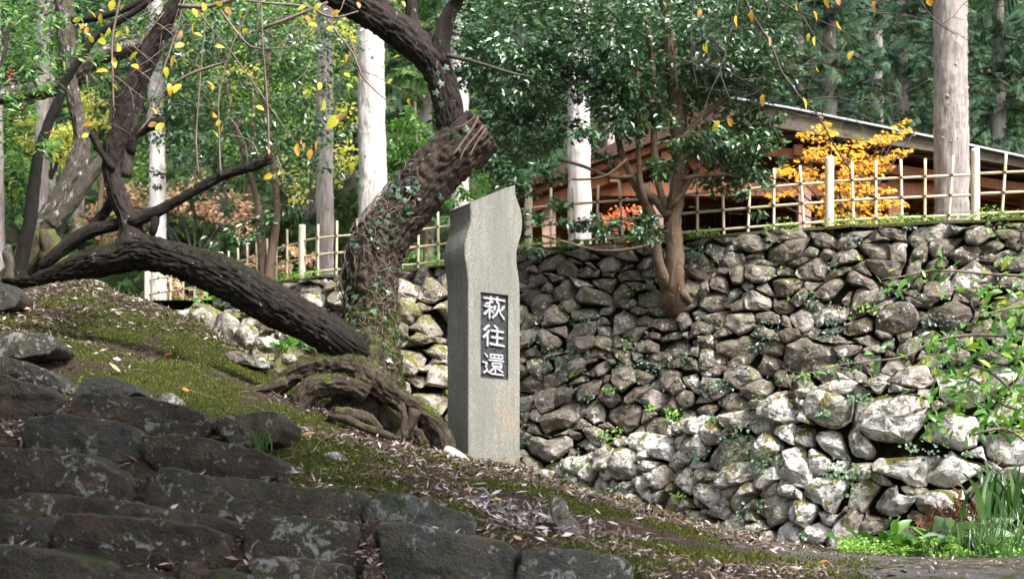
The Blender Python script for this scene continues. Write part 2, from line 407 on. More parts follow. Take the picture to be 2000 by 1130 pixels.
s = NT('bleached_wood'); M['bleached'] = s.fin(s.ramp(s.noise(30, 5, 0.7, stretch=(1, 1, 5)), [(0.3, (0.4, 0.36, 0.35)), (0.7, (0.74, 0.70, 0.70))]), 0.85, s.bump(s.noise(40, 4), 0.6, 0.01))

s = NT('granite')
fn = s.noise(190, 3, 0.85); mn = s.noise(60, 4, 0.75)
col = s.ramp(fn, [(0.36, (0.03, 0.03, 0.027)), (0.5, (0.20, 0.195, 0.175)), (0.64, (0.45, 0.44, 0.41))])
col = s.mix(s.ramp(mn, [(0.35, 0.0), (0.7, 0.3)]), col, (0.30, 0.293, 0.27))
col = s.mix(s.math('MULTIPLY', s.ramp(s.noise(5, 4, 0.6, stretch=(1, 1, 0.3)), [(0.40, 0.0), (0.60, 1.0)]), 0.55), col, (0.14, 0.14, 0.118))
col = s.mix(s.math('MULTIPLY', s.ramp(s.noise(38, 4, 0.6, stretch=(1, 1, 0.07)), [(0.5, 0.0), (0.66, 1.0)]), 0.45), col, (0.12, 0.12, 0.10))
vo = s.n('TexVoronoi'); vo.inputs['Scale'].default_value = 28; s.l(s.pos(), vo.inputs['Vector'])
col = s.mix(s.math('MULTIPLY', s.ramp(vo.outputs['Distance'], [(0.18, 1.0), (0.3, 0.0)]), 0.45), col, (0.16, 0.18, 0.12))
sx = s.n('SeparateXYZ'); s.l(s.pos(), sx.inputs[0])
reg = s.math('MULTIPLY', s.ramp(s.math('ADD', sx.outputs[0], 0.2), [(0.0, 0.0), (0.22, 1.0)]), s.ramp(s.math('MULTIPLY', sx.outputs[2], 0.5), [(0.55, 1.0), (0.62, 0.0)]))
rust = s.math('MULTIPLY', s.ramp(s.noise(11, 5, 0.7, stretch=(1, 1, 0.5)), [(0.5, 0.0), (0.66, 1.0)]), s.math('MULTIPLY', reg, s.ramp(s.noise(90, 3), [(0.35, 0.2), (0.6, 0.9)])))
col = s.mix(s.math('MULTIPLY', rust, 0.8), col, (0.34, 0.18, 0.08))
M['granite'] = s.fin(col, 0.85, s.bump(s.math('ADD', fn, mn), 0.55, 0.004), 0.3)
s = NT('dark_panel'); M['dark_panel'] = s.fin(s.ramp(s.noise(120, 3), [(0.35, (0.007, 0.007, 0.009)), (0.7, (0.032, 0.032, 0.038))]), 0.6, s.bump(s.noise(60, 4), 0.9, 0.008))
s = NT('carved_letter'); M['letter'] = s.fin(s.ramp(s.noise(260, 2, 0.8), [(0.35, (0.18, 0.18, 0.19)), (0.65, (0.50, 0.50, 0.54))]), 0.8, s.bump(s.noise(200, 3), 0.5, 0.004))

def ground_mat(name, masks=True):
    s = NT(name)
    n = s.noise(45, 6, 0.75)
    earth = s.ramp(n, [(0.3, (0.022, 0.015, 0.010)), (0.55, (0.07, 0.048, 0.034)), (0.75, (0.16, 0.12, 0.10))])
    g = s.ramp(s.noise(110, 4, 0.75), [(0.3, (0.018, 0.023, 0.005)), (0.7, (0.080, 0.090, 0.018))])
    path = s.ramp(s.noise(22, 6, 0.7, stretch=(0.5, 2, 1)), [(0.3, (0.05, 0.045, 0.045)), (0.7, (0.20, 0.19, 0.195))])
    if masks:
        a = s.n('Attribute'); a.attribute_name = 'mossy'; b = s.n('Attribute'); b.attribute_name = 'paved'
        mf = s.ramp(s.math('ADD', a.outputs['Fac'], s.math('MULTIPLY', s.math('SUBTRACT', s.noise(22, 5, 0.7), 0.5), 1.6)), [(0.42, 0.0), (0.6, 1.0)])
        earth = s.mix(b.outputs['Fac'], earth, path)
    else:
        mf = s.ramp(s.noise(2.6, 7, 0.68, dist=0.3), [(0.47, 0.0), (0.56, 1.0)])
    return s.fin(s.mix(mf, earth, g), 0.95, s.bump(s.math('ADD', n, s.math('MULTIPLY', s.noise(140, 4, 0.7), 0.6)), 1.0, 0.03), 0.15)
M['bank'] = ground_mat('moss_and_earth', True)
M['mossy_earth'] = ground_mat('mossy_earth', False)
s = NT('path_stone'); n_ = s.noise(14, 6, 0.7, stretch=(1, 2, 1))
c_ = s.ramp(n_, [(0.3, (0.07, 0.065, 0.06)), (0.7, (0.24, 0.23, 0.235))])
c_ = s.mix(s.ramp(s.noise(3.3, 5), [(0.48, 0.0), (0.6, 0.9)]), c_, (0.07, 0.09, 0.025))
M['path'] = s.fin(c_, 0.7, s.bump(n_, 0.9, 0.02))
s = NT('forest_floor'); n_ = s.noise(3, 6, 0.7)
M['floor'] = s.fin(s.ramp(n_, [(0.3, (0.012, 0.02, 0.008)), (0.6, (0.03, 0.045, 0.015)), (0.8, (0.06, 0.05, 0.03))]), 0.95, s.bump(n_, 1.0, 0.1), 0.1)
s = NT('wall_earth'); M['wall_earth'] = s.fin(s.ramp(s.noise(25, 5), [(0.3, (0.008, 0.007, 0.005)), (0.7, (0.035, 0.032, 0.018))]), 0.95, s.bump(s.noise(30, 4), 1.0, 0.03), 0.1)

# ---------------------------------------------------------------- ground and terrain
g = mesh_np('ground', [(-150, -60, -1.75), (150, -60, -1.75), (150, 320, -1.75), (-150, 320, -1.75)], np.array([[0, 1, 2, 3]]))
tag(new_obj('ground', g, M['floor']), kind='structure')

ANCH = [  # px, py, d on the visible slope (and behind it)
    (1560, 1082, 6.9), (1400, 1045, 7.1), (1250, 990, 7.4), (1100, 950, 7.8), (1012, 920, 8.1), (905, 892, 8.0), (870, 893, 7.6), (720, 862, 7.3), (600, 835, 7.1),
    (1300, 1090, 5.2), (1150, 1062, 5.15), (1000, 1010, 5.5), (930, 1000, 5.35), (800, 965, 5.45), (700, 950, 5.5), (560, 915, 5.8), (600, 880, 6.3), (700, 905, 6.3), (870, 935, 6.6), (1000, 960, 6.6), (1150, 1010, 6.1), (1300, 1040, 6.1), (1420, 1090, 5.7),
    (250, 768, 6.9), (400, 795, 6.8), (120, 715, 7.3), (0, 655, 7.8), (200, 650, 8.6), (300, 690, 8.2), (430, 740, 7.7), (550, 790, 7.5), (700, 838, 7.8), (840, 878, 8.0),
    (500, 706, 9.3), (420, 655, 9.7), (350, 622, 10.1), (240, 575, 10.8), (180, 548, 11.2), (90, 545, 11.0), (0, 560, 10.6), (-150, 530, 10.8), (-300, 560, 10.0), (-300, 700, 7.4),
    (560, 765, 8.8), (650, 800, 8.6), (760, 826, 8.6),
    (500, 830, 11.6), (350, 760, 12.6), (180, 640, 14.0), (0, 600, 14.5), (-200, 560, 14.5), (620, 850, 10.4), (700, 900, 10.4), (870, 985, 10.6), (1012, 1010, 10.6), (1200, 1045, 10.0), (1400, 1068, 9.2), (1700, 1080, 9.0), (2000, 1078, 8.8), (2300, 1070, 8.6), (2600, 1070, 8.6),
    (2000, 1096, 7.0), (1700, 1094, 7.0), (1850, 1103, 6.0), (1600, 1100, 6.0), (2000, 1118, 5.2), (1700, 1116, 5.2), (1500, 1122, 4.8), (1850, 1150, 4.4), (2300, 1120, 5.2), (2300, 1100, 7),
    (1300, 1150, 4.55), (1000, 1160, 4.55), (0, 1150, 4.3), (500, 1150, 4.3), (-200, 1150, 4.3), (0, 905, 5.45), (400, 965, 5.3), (200, 850, 5.9), (700, 1010, 5.0), (300, 1030, 4.85), (0, 1010, 4.9), (900, 1080, 4.9), (-200, 850, 6.0), (-200, 1000, 5.0), (0, 770, 6.5),
]
A3 = np.array([P(*a) for a in ANCH])
cx, cy = A3[:, 0], A3[:, 1]
def tps(r2): return 0.5 * r2 * np.log(r2 + 1e-9)
Km = tps((cx[:, None] - cx) ** 2 + (cy[:, None] - cy) ** 2) + np.eye(len(A3)) * 0.02
Pm = np.stack([np.ones_like(cx), cx, cy], 1)
Am = np.block([[Km, Pm], [Pm.T, np.zeros((3, 3))]])
sol = np.linalg.solve(Am, np.concatenate([A3[:, 2], np.zeros(3)]))
def base_h(x, y):
    x = np.asarray(x, float); y = np.asarray(y, float); sh = x.shape
    x = x.ravel(); y = y.ravel()
    r = np.empty_like(x)
    for a in range(0, len(x), 20000):
        xa, ya = x[a:a + 20000], y[a:a + 20000]
        r[a:a + 20000] = tps((xa[:, None] - cx) ** 2 + (ya[:, None] - cy) ** 2) @ sol[:-3] + sol[-3] + sol[-2] * xa + sol[-1] * ya
    return r.reshape(sh)
gx = np.arange(-5.2, 5.6, 0.035); gy = np.arange(4.0, 14.2, 0.035)
GX, GY = np.meshgrid(gx, gy)
HB = base_h(GX, GY)
q = np.stack([GX, GY, GX * 0], -1)
lumpy = np.clip((1.6 - GX) / 1.2, 0.25, 1.0)
H = HB + lumpy * (0.028 * fbm(q * 2.2, 3, 3) + 0.016 * fbm(q * 9, 9, 3))
STONE_ZONE = np.zeros_like(H)
def carve(pts, d):
    global H
    pts = np.array(pts); x0, x1 = pts[:, 0].min(), pts[:, 0].max(); q_ = np.vstack([pts, pts[:1]])
    sx = np.linspace(x0 + 3, x1 - 3, 60); yb = np.full(60, -1e9)
    for a, b in zip(q_[:-1], q_[1:]):
        if abs(a[0] - b[0]) < 1e-6: continue
        t = (sx - a[0]) / (b[0] - a[0]); m = (t >= 0) & (t <= 1); yb[m] = np.maximum(yb[m], (a[1] + (b[1] - a[1]) * t)[m])
    pg = 1000 + GX / GY * F; m = (GY < d + 0.06) & (pg > x0 - 8) & (pg < x1 + 8)
    lim = (HZ - np.interp(pg, sx, yb) + 3) / F * GY - 0.015
    H = np.where(m, np.minimum(H, lim), H); STONE_ZONE[m] = 1.0
def cv(reg, pts):
    ox, oy = {'A': (0, 730), 'B': (600, 730), 'C': (1300, 730), 'D': (0, 380)}[reg]
    return [(ox + x / 2.8257, oy + y / 2.8257) for x, y in pts]
STEPS = [
 ('A', 6.2, [(-90, 10), (30, 12), (150, 45), (290, 100), (318, 160), (305, 215), (200, 232), (110, 290), (-90, 300)]),
 ('D', 6.7, [(-90, 890), (60, 900), (180, 930), (290, 985), (365, 1040), (370, 1090), (240, 1075), (100, 1020), (-90, 1000)]),
 ('A', 6.4, [(440, 70), (480, 22), (640, 20), (740, 55), (775, 110), (600, 150), (400, 140)]),
 ('A', 6.0, [(375, 235), (395, 150), (440, 108), (620, 105), (760, 130), (960, 165), (1120, 215), (1165, 270), (1140, 350), (1040, 385), (780, 385), (740, 320), (520, 260)]),
 ('A', 5.7, [(100, 300), (150, 240), (330, 212), (420, 235), (560, 240), (730, 290), (770, 370), (790, 470), (700, 495), (560, 485), (500, 460), (350, 440), (130, 430)]),
 ('A', 6.0, [(1205, 255), (1260, 230), (1400, 208), (1540, 215), (1585, 260), (1580, 310), (1540, 380), (1420, 410), (1290, 400), (1220, 320)]),
 ('A', 5.6, [(790, 345), (960, 330), (1080, 340), (1200, 380), (1400, 410), (1530, 460), (1575, 500), (1560, 580), (1300, 590), (1100, 580), (880, 550), (800, 470)]),
 ('A', 5.3, [(-90, 395), (100, 400), (220, 412), (400, 425), (520, 465), (620, 520), (700, 560), (745, 620), (745, 720), (500, 730), (300, 710), (180, 700), (-90, 720)]),
 ('A', 5.25, [(790, 700), (830, 560), (900, 520), (1020, 530), (1110, 560), (1330, 575), (1520, 605), (1740, 628), (1970, 640), (2040, 675), (2050, 740), (2020, 830), (1960, 830), (1700, 830), (1400, 820), (1240, 820), (1080, 790), (830, 760)]),
 ('A', 5.05, [(-90, 700), (60, 680), (190, 655), (400, 680), (700, 705), (880, 740), (1080, 765), (1240, 800), (1345, 835), (1350, 890), (1290, 940), (1200, 920), (1000, 860), (760, 840), (500, 815), (350, 810), (150, 830), (-90, 820)]),
 ('A', 4.87, [(-90, 775), (60, 775), (100, 800), (150, 850), (155, 965), (60, 980), (-90, 950)]),
 ('A', 4.88, [(150, 820), (200, 790), (290, 800), (310, 860), (275, 985), (150, 970)]),
 ('A', 4.8, [(265, 900), (300, 820), (350, 770), (500, 770), (760, 795), (960, 815), (1140, 850), (1250, 890), (1285, 960), (1295, 1090), (1200, 1130), (1000, 1090), (700, 1060), (400, 1030), (285, 980)]),
 ('A', 4.6, [(-90, 930), (150, 955), (400, 990), (560, 1020), (640, 1070), (660, 1260), (-90, 1260)]),
 ('A', 4.55, [(630, 1095), (800, 1100), (960, 1130), (1030, 1260), (640, 1260)]),
 ('A', 4.6, [(980, 1045), (1065, 1040), (1085, 1075), (1200, 1070), (1400, 1100), (1510, 1150), (1530, 1260), (1040, 1260), (985, 1110)]),
 ('A', 4.9, [(1350, 1030), (1345, 840), (1390, 785), (1640, 775), (1690, 797), (1850, 805), (1960, 830), (2000, 880), (1995, 970), (1970, 1060), (1850, 1085), (1650, 1050), (1400, 1050)]),
 ('A', 4.65, [(1365, 1040), (1400, 1008), (1640, 1012), (1800, 1030), (1940, 1060), (1965, 1110), (1960, 1260), (1370, 1260)]),
 ('B', 5.15, [(300, 810), (335, 690), (400, 655), (560, 660), (700, 700), (820, 750), (900, 770), (938, 820), (930, 900), (780, 890), (600, 860), (380, 850)]),
 ('B', 4.85, [(375, 850), (400, 820), (560, 818), (720, 850), (900, 880), (1080, 920), (1150, 970), (1158, 1120), (1100, 1260), (440, 1260), (405, 1100), (390, 960)]),
 ('B', 4.8, [(1165, 1060), (1180, 985), (1260, 960), (1500, 965), (1700, 1000), (1790, 1040), (1815, 1100), (1820, 1260), (1170, 1260)]),
]
for _r, _d, _p in STEPS: carve(cv(_r, _p), _d)
H = np.where(STONE_ZONE > 0, H + 0.012 * fbm(q * 9, 9, 2), H)
def hgt(x, y):
    x = np.asarray(x, float); y = np.asarray(y, float)
    fx = np.clip((x - gx[0]) / 0.035, 0, len(gx) - 1.001); fy = np.clip((y - gy[0]) / 0.035, 0, len(gy) - 1.001)
    i = fx.astype(int); j = fy.astype(int); u = fx - i; v = fy - j
    return (H[j, i] * (1 - u) + H[j, i + 1] * u) * (1 - v) + (H[j + 1, i] * (1 - u) + H[j + 1, i + 1] * u) * v
ny_, nx_ = GX.shape
idx = np.arange(ny_ * nx_).reshape(ny_, nx_)
def grid_faces(idx):
    return np.stack([idx[:-1, :-1], idx[:-1, 1:], idx[1:, 1:], idx[1:, :-1]], -1).reshape(-1, 4)
# skirt going down towards the camera and outwards
V = np.stack([GX, GY, H], -1).reshape(-1, 3)
bank = new_obj('moss_bank', mesh_np('moss_bank', V, grid_faces(idx)), M['bank'])
tag(bank, kind='structure')
def moss_f(x, y): return fbm(np.stack([x * 2.6, y * 2.6, x * 0], -1), 31, 4) + 0.32
def paved_f(x, y): return np.clip((1000 + x / y * F - 1330 - np.clip(6.9 - y, 0, 3) * 60) / 260, 0, 1)
mm = np.clip(0.5 + 1.5 * moss_f(GX.ravel(), GY.ravel()), 0, 1) * (1 - 0.85 * STONE_ZONE.ravel()) * (1 - 0.45 * paved_f(GX.ravel(), GY.ravel()))
at_ = bank.data.attributes.new('mossy', 'FLOAT', 'POINT'); at_.data.foreach_set('value', mm.astype(np.float32))
at_ = bank.data.attributes.new('paved', 'FLOAT', 'POINT'); at_.data.foreach_set('value', paved_f(GX.ravel(), GY.ravel()).astype(np.float32))
mb = MB()
def border(pts, dx, dy, dz):
    n = len(pts); a = np.array(pts); b = a + np.array([dx, dy, 0]); b[:, 2] = dz
    mb.add(np.vstack([a, b]), np.stack([np.arange(n - 1), np.arange(1, n), n + np.arange(1, n), n + np.arange(n - 1)], -1))
border(np.stack([GX[0], GY[0], H[0]], -1), 0, -3.0, -1.74)
border(np.stack([GX[:, 0], GY[:, 0], H[:, 0]], -1), -6, 0, -1.74)
border(np.stack([GX[:, -1], GY[:, -1], H[:, -1]], -1), 6, 0, -1.74)
tag(mb.obj('lower_slope', M['mossy_earth'], None), kind='structure')

# ---------------------------------------------------------------- stones
def resample_closed(pts, n):
    pts = np.asarray(pts, float); q = np.vstack([pts, pts[:1]])
    L = np.concatenate([[0], np.cumsum(np.linalg.norm(np.diff(q, axis=0), axis=1))])
    t = np.linspace(0, L[-1], n, endpoint=False)
    return np.stack([np.interp(t, L, q[:, 0]), np.interp(t, L, q[:, 1])], -1)
def chaikin(p, it=1, w=0.25):
    p = np.asarray(p, float)
    for _ in range(it):
        q = np.roll(p, -1, 0)
        p = np.stack([p * (1 - w) + q * w, p * w + q * (1 - w)], 1).reshape(-1, 2)
    return p
def rock(outline, depth, bulge, seed, n=20, rings=(0.97, 0.88, 0.68, 0.42, 0.18), facets=3, rough=0.06, cut=2, back=0.8, flat=1.0, cw=0.25):
    """outline (k,2) u right, v up, about its own centre. returns V (u, w towards viewer, v), faces"""
    r_ = np.random.default_rng(seed)
    o = resample_closed(chaikin(outline, cut, cw), n)
    c = o.mean(0); o = o - c
    size = math.sqrt(abs(0.5 * np.sum(o[:, 0] * np.roll(o[:, 1], -1) - o[:, 1] * np.roll(o[:, 0], -1)))) + 1e-6
    th = np.arctan2(o[:, 1], o[:, 0])
    fr = 4.0 / size
    pert = noise3(np.stack([o[:, 0] * fr, o[:, 1] * fr, np.full(n, seed * 1.37)], -1), 5)
    o = o * (1 + rough * 0.8 * pert[:, None])
    sc = [back, 0.98, 1.0] + list(rings); hh = [-depth, -depth * 0.45, -0.30 * bulge]
    hh += [bulge * (1 - 0.28 * s_ ** 2) for s_ in rings]
    hh[3] = bulge * 0.45
    V = []
    for k, (a, h) in enumerate(zip(sc, hh)):
        p = o * a
        V.append(np.stack([p[:, 0], np.full(n, h), p[:, 1]], -1))
    V.append(np.array([[0, bulge, 0]])); V.append(np.array([[0, -depth, 0]]))
    V = np.vstack(V)
    # tilted facets cut the front
    for _ in range(facets):
        a = r_.uniform(0, 2 * math.pi); d = np.array([math.cos(a), math.sin(a)])
        cut_ = r_.uniform(-0.05, 0.3) * size; sl_ = r_.uniform(0.15, 0.55)
        m = V[:, 1] > -0.31 * bulge
        V[m, 1] -= np.maximum(0, V[m][:, [0, 2]] @ d - cut_) * sl_ * flat
    q = V / size
    dn = fbm(q * 3.0 + seed * 0.713, 11, 3)
    front = np.clip((V[:, 1] + depth) / depth, 0, 1)
    nrm = np.stack([V[:, 0] * 0.6, np.full(len(V), size * 0.5), V[:, 2] * 0.6], -1); nrm = unit(nrm)
    V = V + nrm * (dn * rough * size * front)[:, None]
    V[:, 0] += c[0]; V[:, 2] += c[1]
    R_ = len(sc); j = np.arange(n); jn = (j + 1) % n
    Q = np.concatenate([np.stack([k * n + j, (k + 1) * n + j, (k + 1) * n + jn, k * n + jn], -1) for k in range(R_ - 1)])
    T = np.concatenate([np.stack([(R_ - 1) * n + j, np.full(n, R_ * n), (R_ - 1) * n + jn], -1),
                        np.stack([jn, np.full(n, R_ * n + 1), j], -1)])
    area = 0.5 * np.sum(o[:, 0] * np.roll(o[:, 1], -1) - o[:, 1] * np.roll(o[:, 0], -1))
    if area < 0: Q = Q[:, ::-1]; T = T[:, ::-1]
    Q = Q[:, ::-1]; T = T[:, ::-1]
    return V, [Q, T], size

def power_cells(pts, wts, bounds):
    x0, y0, x1, y1 = bounds; cells = []
    pts = np.asarray(pts); wts = np.asarray(wts)
    for i in range(len(pts)):
        d2 = ((pts - pts[i]) ** 2).sum(1); nb = np.argsort(d2)[1:26]
        poly = [(x0, y0), (x1, y0), (x1, y1), (x0, y1)]
        for j in nb:
            dx, dy = pts[j] - pts[i]; dd = dx * dx + dy * dy
            c = 0.5 * ((pts[j] ** 2).sum() - (pts[i] ** 2).sum() - wts[j] + wts[i])
            out = []
            for a in range(len(poly)):
                p, q = poly[a], poly[(a + 1) % len(poly)]
                fp = p[0] * dx + p[1] * dy - c; fq = q[0] * dx + q[1] * dy - c
                if fp <= 0: out.append(p)
                if (fp < 0) != (fq < 0) and abs(fp - fq) > 1e-12:
                    t = fp / (fp - fq); out.append((p[0] + (q[0] - p[0]) * t, p[1] + (q[1] - p[1]) * t))
            poly = out
            if len(poly) < 3: break
        cells.append(np.array(poly) if len(poly) >= 3 else None)
    return cells
def darts(x0, y0, x1, y1, sizes, probs, asp=0.75, seed=1):
    """scatter stone centres, so many of each size, the largest first; stones wider than tall (squashed space)"""
    r_ = np.random.default_rng(seed)
    P_ = np.zeros((0, 2)); R_ = np.zeros(0)
    total = (x1 - x0) * asp * (y1 - y0) / sum(p * (2 * r) ** 2 * 0.66 for r, p in zip(sizes, probs))
    for k, (r0, pr) in enumerate(zip(sizes, probs)):
        quota = total * pr if k < len(sizes) - 1 else 1e9; got = 0; miss = 0
        while got < quota and miss < 900:
            p = np.array([r_.uniform(x0, x1) * asp, r_.uniform(y0, y1)])
            r = r0 * r_.uniform(0.85, 1.15) * RS(p[0] / asp, p[1])
            if len(P_) and np.any(((P_ - p) ** 2).sum(1) < ((R_ + r) * 0.80) ** 2): miss += 1; continue
            P_ = np.vstack([P_, p]); R_ = np.append(R_, r); got += 1; miss = 0
    return P_, R_
RS = lambda a, b: 1.0

class Curve:
    def __init__(s, pts, step=0.1):
        c = catmull(np.array(pts, float), step); s.c = c
        s.L = np.concatenate([[0], np.cumsum(np.linalg.norm(np.diff(c[:, :2], axis=0), axis=1))])
    def at(s, t):
        p = np.stack([np.interp(t, s.L, s.c[:, k]) for k in range(s.c.shape[1])], -1)
        e = 0.15
        a = np.stack([np.interp(np.asarray(t) + e, s.L, s.c[:, k]) - np.interp(np.asarray(t) - e, s.L, s.c[:, k]) for k in (0, 1)], -1)
        return p, unit(a)
    def arc_of_px(s, px):
        x = s.c[:, 0] / s.c[:, 1] * F + 1000
        i = np.argmin(np.abs(x - px)); return s.L[i]

def build_wall(name, root, curve, t0, t1, hfun, top0, rfun, mat, batter, seed, gap=0.014, asp=0.75, maxn=300, zbot=0.0, n=18, vis=None, rough=0.07, proud=0.05, prot=0.5, facets=5, warp=0.15):
    """curve gives the line of the wall's top face; v = depth below top0 (vertical). hfun(s) = top height."""
    zt = max(hfun(t0 + k * (t1 - t0) / 50) for k in range(51))
    P_, R_ = darts(t0, zbot, t1, zt, rfun[0], rfun[1], asp, seed=seed)
    cells = power_cells(P_, R_ ** 2, (t0 * asp, zbot, t1 * asp, zt + 0.3))
    rr = np.random.default_rng(seed + 1)
    items = []
    for i, poly in enumerate(cells):
        if poly is None: continue
        cc = P_[i].copy(); s_ = cc[0] / asp
        if cc[1] > hfun(s_) + R_[i] * 0.25: continue
        poly = poly.copy(); poly[:, 0] /= asp
        wq = np.stack([poly[:, 0] * 1.9, poly[:, 1] * 1.9, np.full(len(poly), seed * 0.37)], -1)
        wf = np.clip((hfun(s_) - poly[:, 1]) / 0.25, 0, 1)
        poly = poly + warp * np.stack([noise3(wq, 71), noise3(wq, 72) * wf], -1) + warp * 0.45 * np.stack([noise3(wq * 2.6, 73), noise3(wq * 2.6, 74) * wf], -1)
        tops = np.array([hfun(u) + 0.03 * math.sin(u * 9.0 + seed) + 0.02 * math.sin(u * 23.0) for u in poly[:, 0]])
        poly[:, 1] = np.minimum(poly[:, 1], tops)
        poly = poly + rr.normal(0, 0.105, poly.shape) * min(0.3, math.sqrt(max(1e-4, np.ptp(poly[:, 0]) * np.ptp(poly[:, 1])))) * np.array([1, 0.9])
        c = poly.mean(0)
        d = np.linalg.norm(poly - c, axis=1)
        if d.min() < 0.02 or len(poly) < 3 or np.ptp(poly[:, 1]) < 0.05: continue
        poly = c + (poly - c) * (1 - gap * rr.uniform(0.5, 1.6) / d)[:, None]
        ang = rr.uniform(-0.06, 0.06)
        V, Fs, size = rock(poly - c, rr.uniform(0.16, 0.24), min(0.07, 0.15 * math.sqrt(max(1e-4, np.ptp(poly[:, 0]) * np.ptp(poly[:, 1])))) * rr.uniform(0.7, 1.3) * (prot + 0.5), int(rr.integers(1, 1e6)), n=n, rough=rough, facets=facets, cut=1, cw=0.05, rings=(0.95, 0.82, 0.6, 0.36, 0.15))
        ca, sa = math.cos(ang), math.sin(ang)
        # random tilt of the face
        V[:, 1] += V[:, 0] * rr.uniform(-0.3, 0.3) + V[:, 2] * rr.uniform(-0.35, 0.2) + rr.uniform(-proud, proud)
        U = V[:, 0] * ca - V[:, 2] * sa + c[0]; Z = V[:, 0] * sa + V[:, 2] * ca + c[1]
        p, tn = curve.at(U)
        nr = np.stack([tn[:, 1], -tn[:, 0]], -1)
        out = V[:, 1] + (hfun(c[0]) - Z) * batter
        Wp = np.stack([p[:, 0] + nr[:, 0] * out, p[:, 1] + nr[:, 1] * out, Z], -1)
        ctr = Wp.mean(0)
        pxc = ctr[0] / ctr[1] * F + 1000; pyc = HZ - ctr[2] / ctr[1] * F
        a_px = size ** 2 * (F / ctr[1]) ** 2
        inv = -40 < pxc < 2040 and (vis is None or vis(pxc, pyc))
        items.append((a_px if inv else a_px * 1e-6, Wp, Fs, ctr))
    items.sort(key=lambda t: -t[0])
    stuff = MB(); k = 0
    for a, Wp, Fs, ctr in items:
        if k < maxn and a > 60:
            me = mesh_np('stone', Wp - ctr, Fs, smooth=False); o = new_obj('stone', me, mat, root); o.location = ctr; k += 1
        else: stuff.add(Wp, Fs)
    if stuff.n: tag(stuff.obj('small_stone', mat, root, smooth=False), kind='stuff')
    # earth core just behind the faces
    ts = np.arange(t0, t1, 0.1); zs = np.linspace(0, 1, 24)
    VV = []
    for z in zs:
        hz = np.array([hfun(t) for t in ts]) - 0.10
        Z = zbot + (hz - zbot) * z
        p, tn = curve.at(ts); nr = np.stack([tn[:, 1], -tn[:, 0]], -1)
        out = (hz - Z) * batter - 0.14 + 0.03 * noise3(np.stack([ts * 6, Z * 6, Z * 0], -1), 3)
        VV.append(np.stack([p[:, 0] + nr[:, 0] * out, p[:, 1] + nr[:, 1] * out, Z], -1))
    VV = np.array(VV); I = np.arange(VV.shape[0] * VV.shape[1]).reshape(VV.shape[:2])
    new_obj('earth_core', mesh_np('earth_core', VV.reshape(-1, 3), grid_faces(I)), M['wall_earth'], root)
    return len(items)

# fence line / terrace edge
TZ = 3.85
FL = [(2500, 15.9), (2250, 15.95), (2080, 16.05), (1905, 16.25), (1620, 16.6), (1300, 17.3), (1032, 17.95), (880, 18.9), (740, 19.4), (590, 19.9), (430, 21.8), (288, 22.9), (150, 24.0), (-100, 25.5)]
fence_curve = Curve([((px - 1000) / F * d, d) for px, d in reversed(FL)])   # left to right
# wall top line: 0.42 m in front of the fence
cc_ = fence_curve.c
tt = fence_curve.L; pp, tn = fence_curve.at(tt)
wall_curve = Curve(np.stack([pp[:, 0] + tn[:, 1] * 0.40, pp[:, 1] - tn[:, 0] * 0.40], -1)[::6])
up_t0, up_t1 = wall_curve.arc_of_px(150), wall_curve.arc_of_px(2230)
def upper_vis(px, py):
    if px < 1010: return py < 560 + (px - 350) * 0.62 + 40 and not (870 < px < 1010)
    top2 = np.interp(px, [1000, 1200, 1400, 1500, 1620, 1800, 2000], [915, 860, 800, 775, 735, 715, 700])
    return py < top2 + 20
def upper_rs(a, b):
    return 1.0
wall_root = empty('upper_retaining_wall', P(1300, 1050, 16.8))
tag(wall_root, 'high mossy dry stone retaining wall below the bamboo fence', 'stone wall')
nst = build_wall('upper', wall_root, wall_curve, up_t0, up_t1, lambda s_: TZ - 0.10, 0, ([0.21, 0.15, 0.115, 0.088, 0.062], [0.015, 0.085, 0.28, 0.36, 0.26]), M['wall_stone'], 0.14, 21,
                 gap=0.006, asp=0.66, vis=upper_vis, zbot=-0.1, proud=0.06, rough=0.10, n=15)
print('upper wall stones', nst)

# lower wall
W2 = [(2700, 640, 9.2), (2400, 660, 9.2), (2200, 680, 9.25), (2000, 705, 9.35), (1800, 715, 9.5), (1620, 735, 9.8), (1500, 775, 10.1), (1400, 800, 10.5), (1300, 828, 10.9), (1200, 862, 11.3), (1100, 893, 11.7), (1000, 925, 12.1), (850, 960, 12.6)]
low_curve = Curve([list(P(*w)) for w in reversed(W2)])
low_top = lambda s_: float(np.interp(s_, low_curve.L, low_curve.c[:, 2]))
low_root = empty('lower_stone_wall', P(1600, 1075, 9.7))
tag(low_root, 'low sunlit wall of large lichen spotted boulders rising to the right', 'stone wall')
lw_t0, lw_t1 = low_curve.arc_of_px(870), low_curve.arc_of_px(2500)
_tm = low_curve.arc_of_px(1620)
RS = lambda a, b: float(np.interp(a, [lw_t0, _tm - 1.2, _tm - .1, _tm + 0.6], [0.78, 0.88, 1.0, 1.3])) * (1.0 if b > 0.35 else 0.85)
nst = build_wall('lower', low_root, low_curve, lw_t0, lw_t1, low_top, 0, ([0.15, 0.125, 0.10, 0.078, 0.05], [0.05, 0.2, 0.33, 0.25, 0.17]), M['low_stone'], 0.10, 33,
                 gap=0.006, asp=0.72, zbot=-0.25, n=20, proud=0.05, rough=0.11, prot=0.9)
RS = lambda a, b: 1.0
print('lower wall stones', nst)

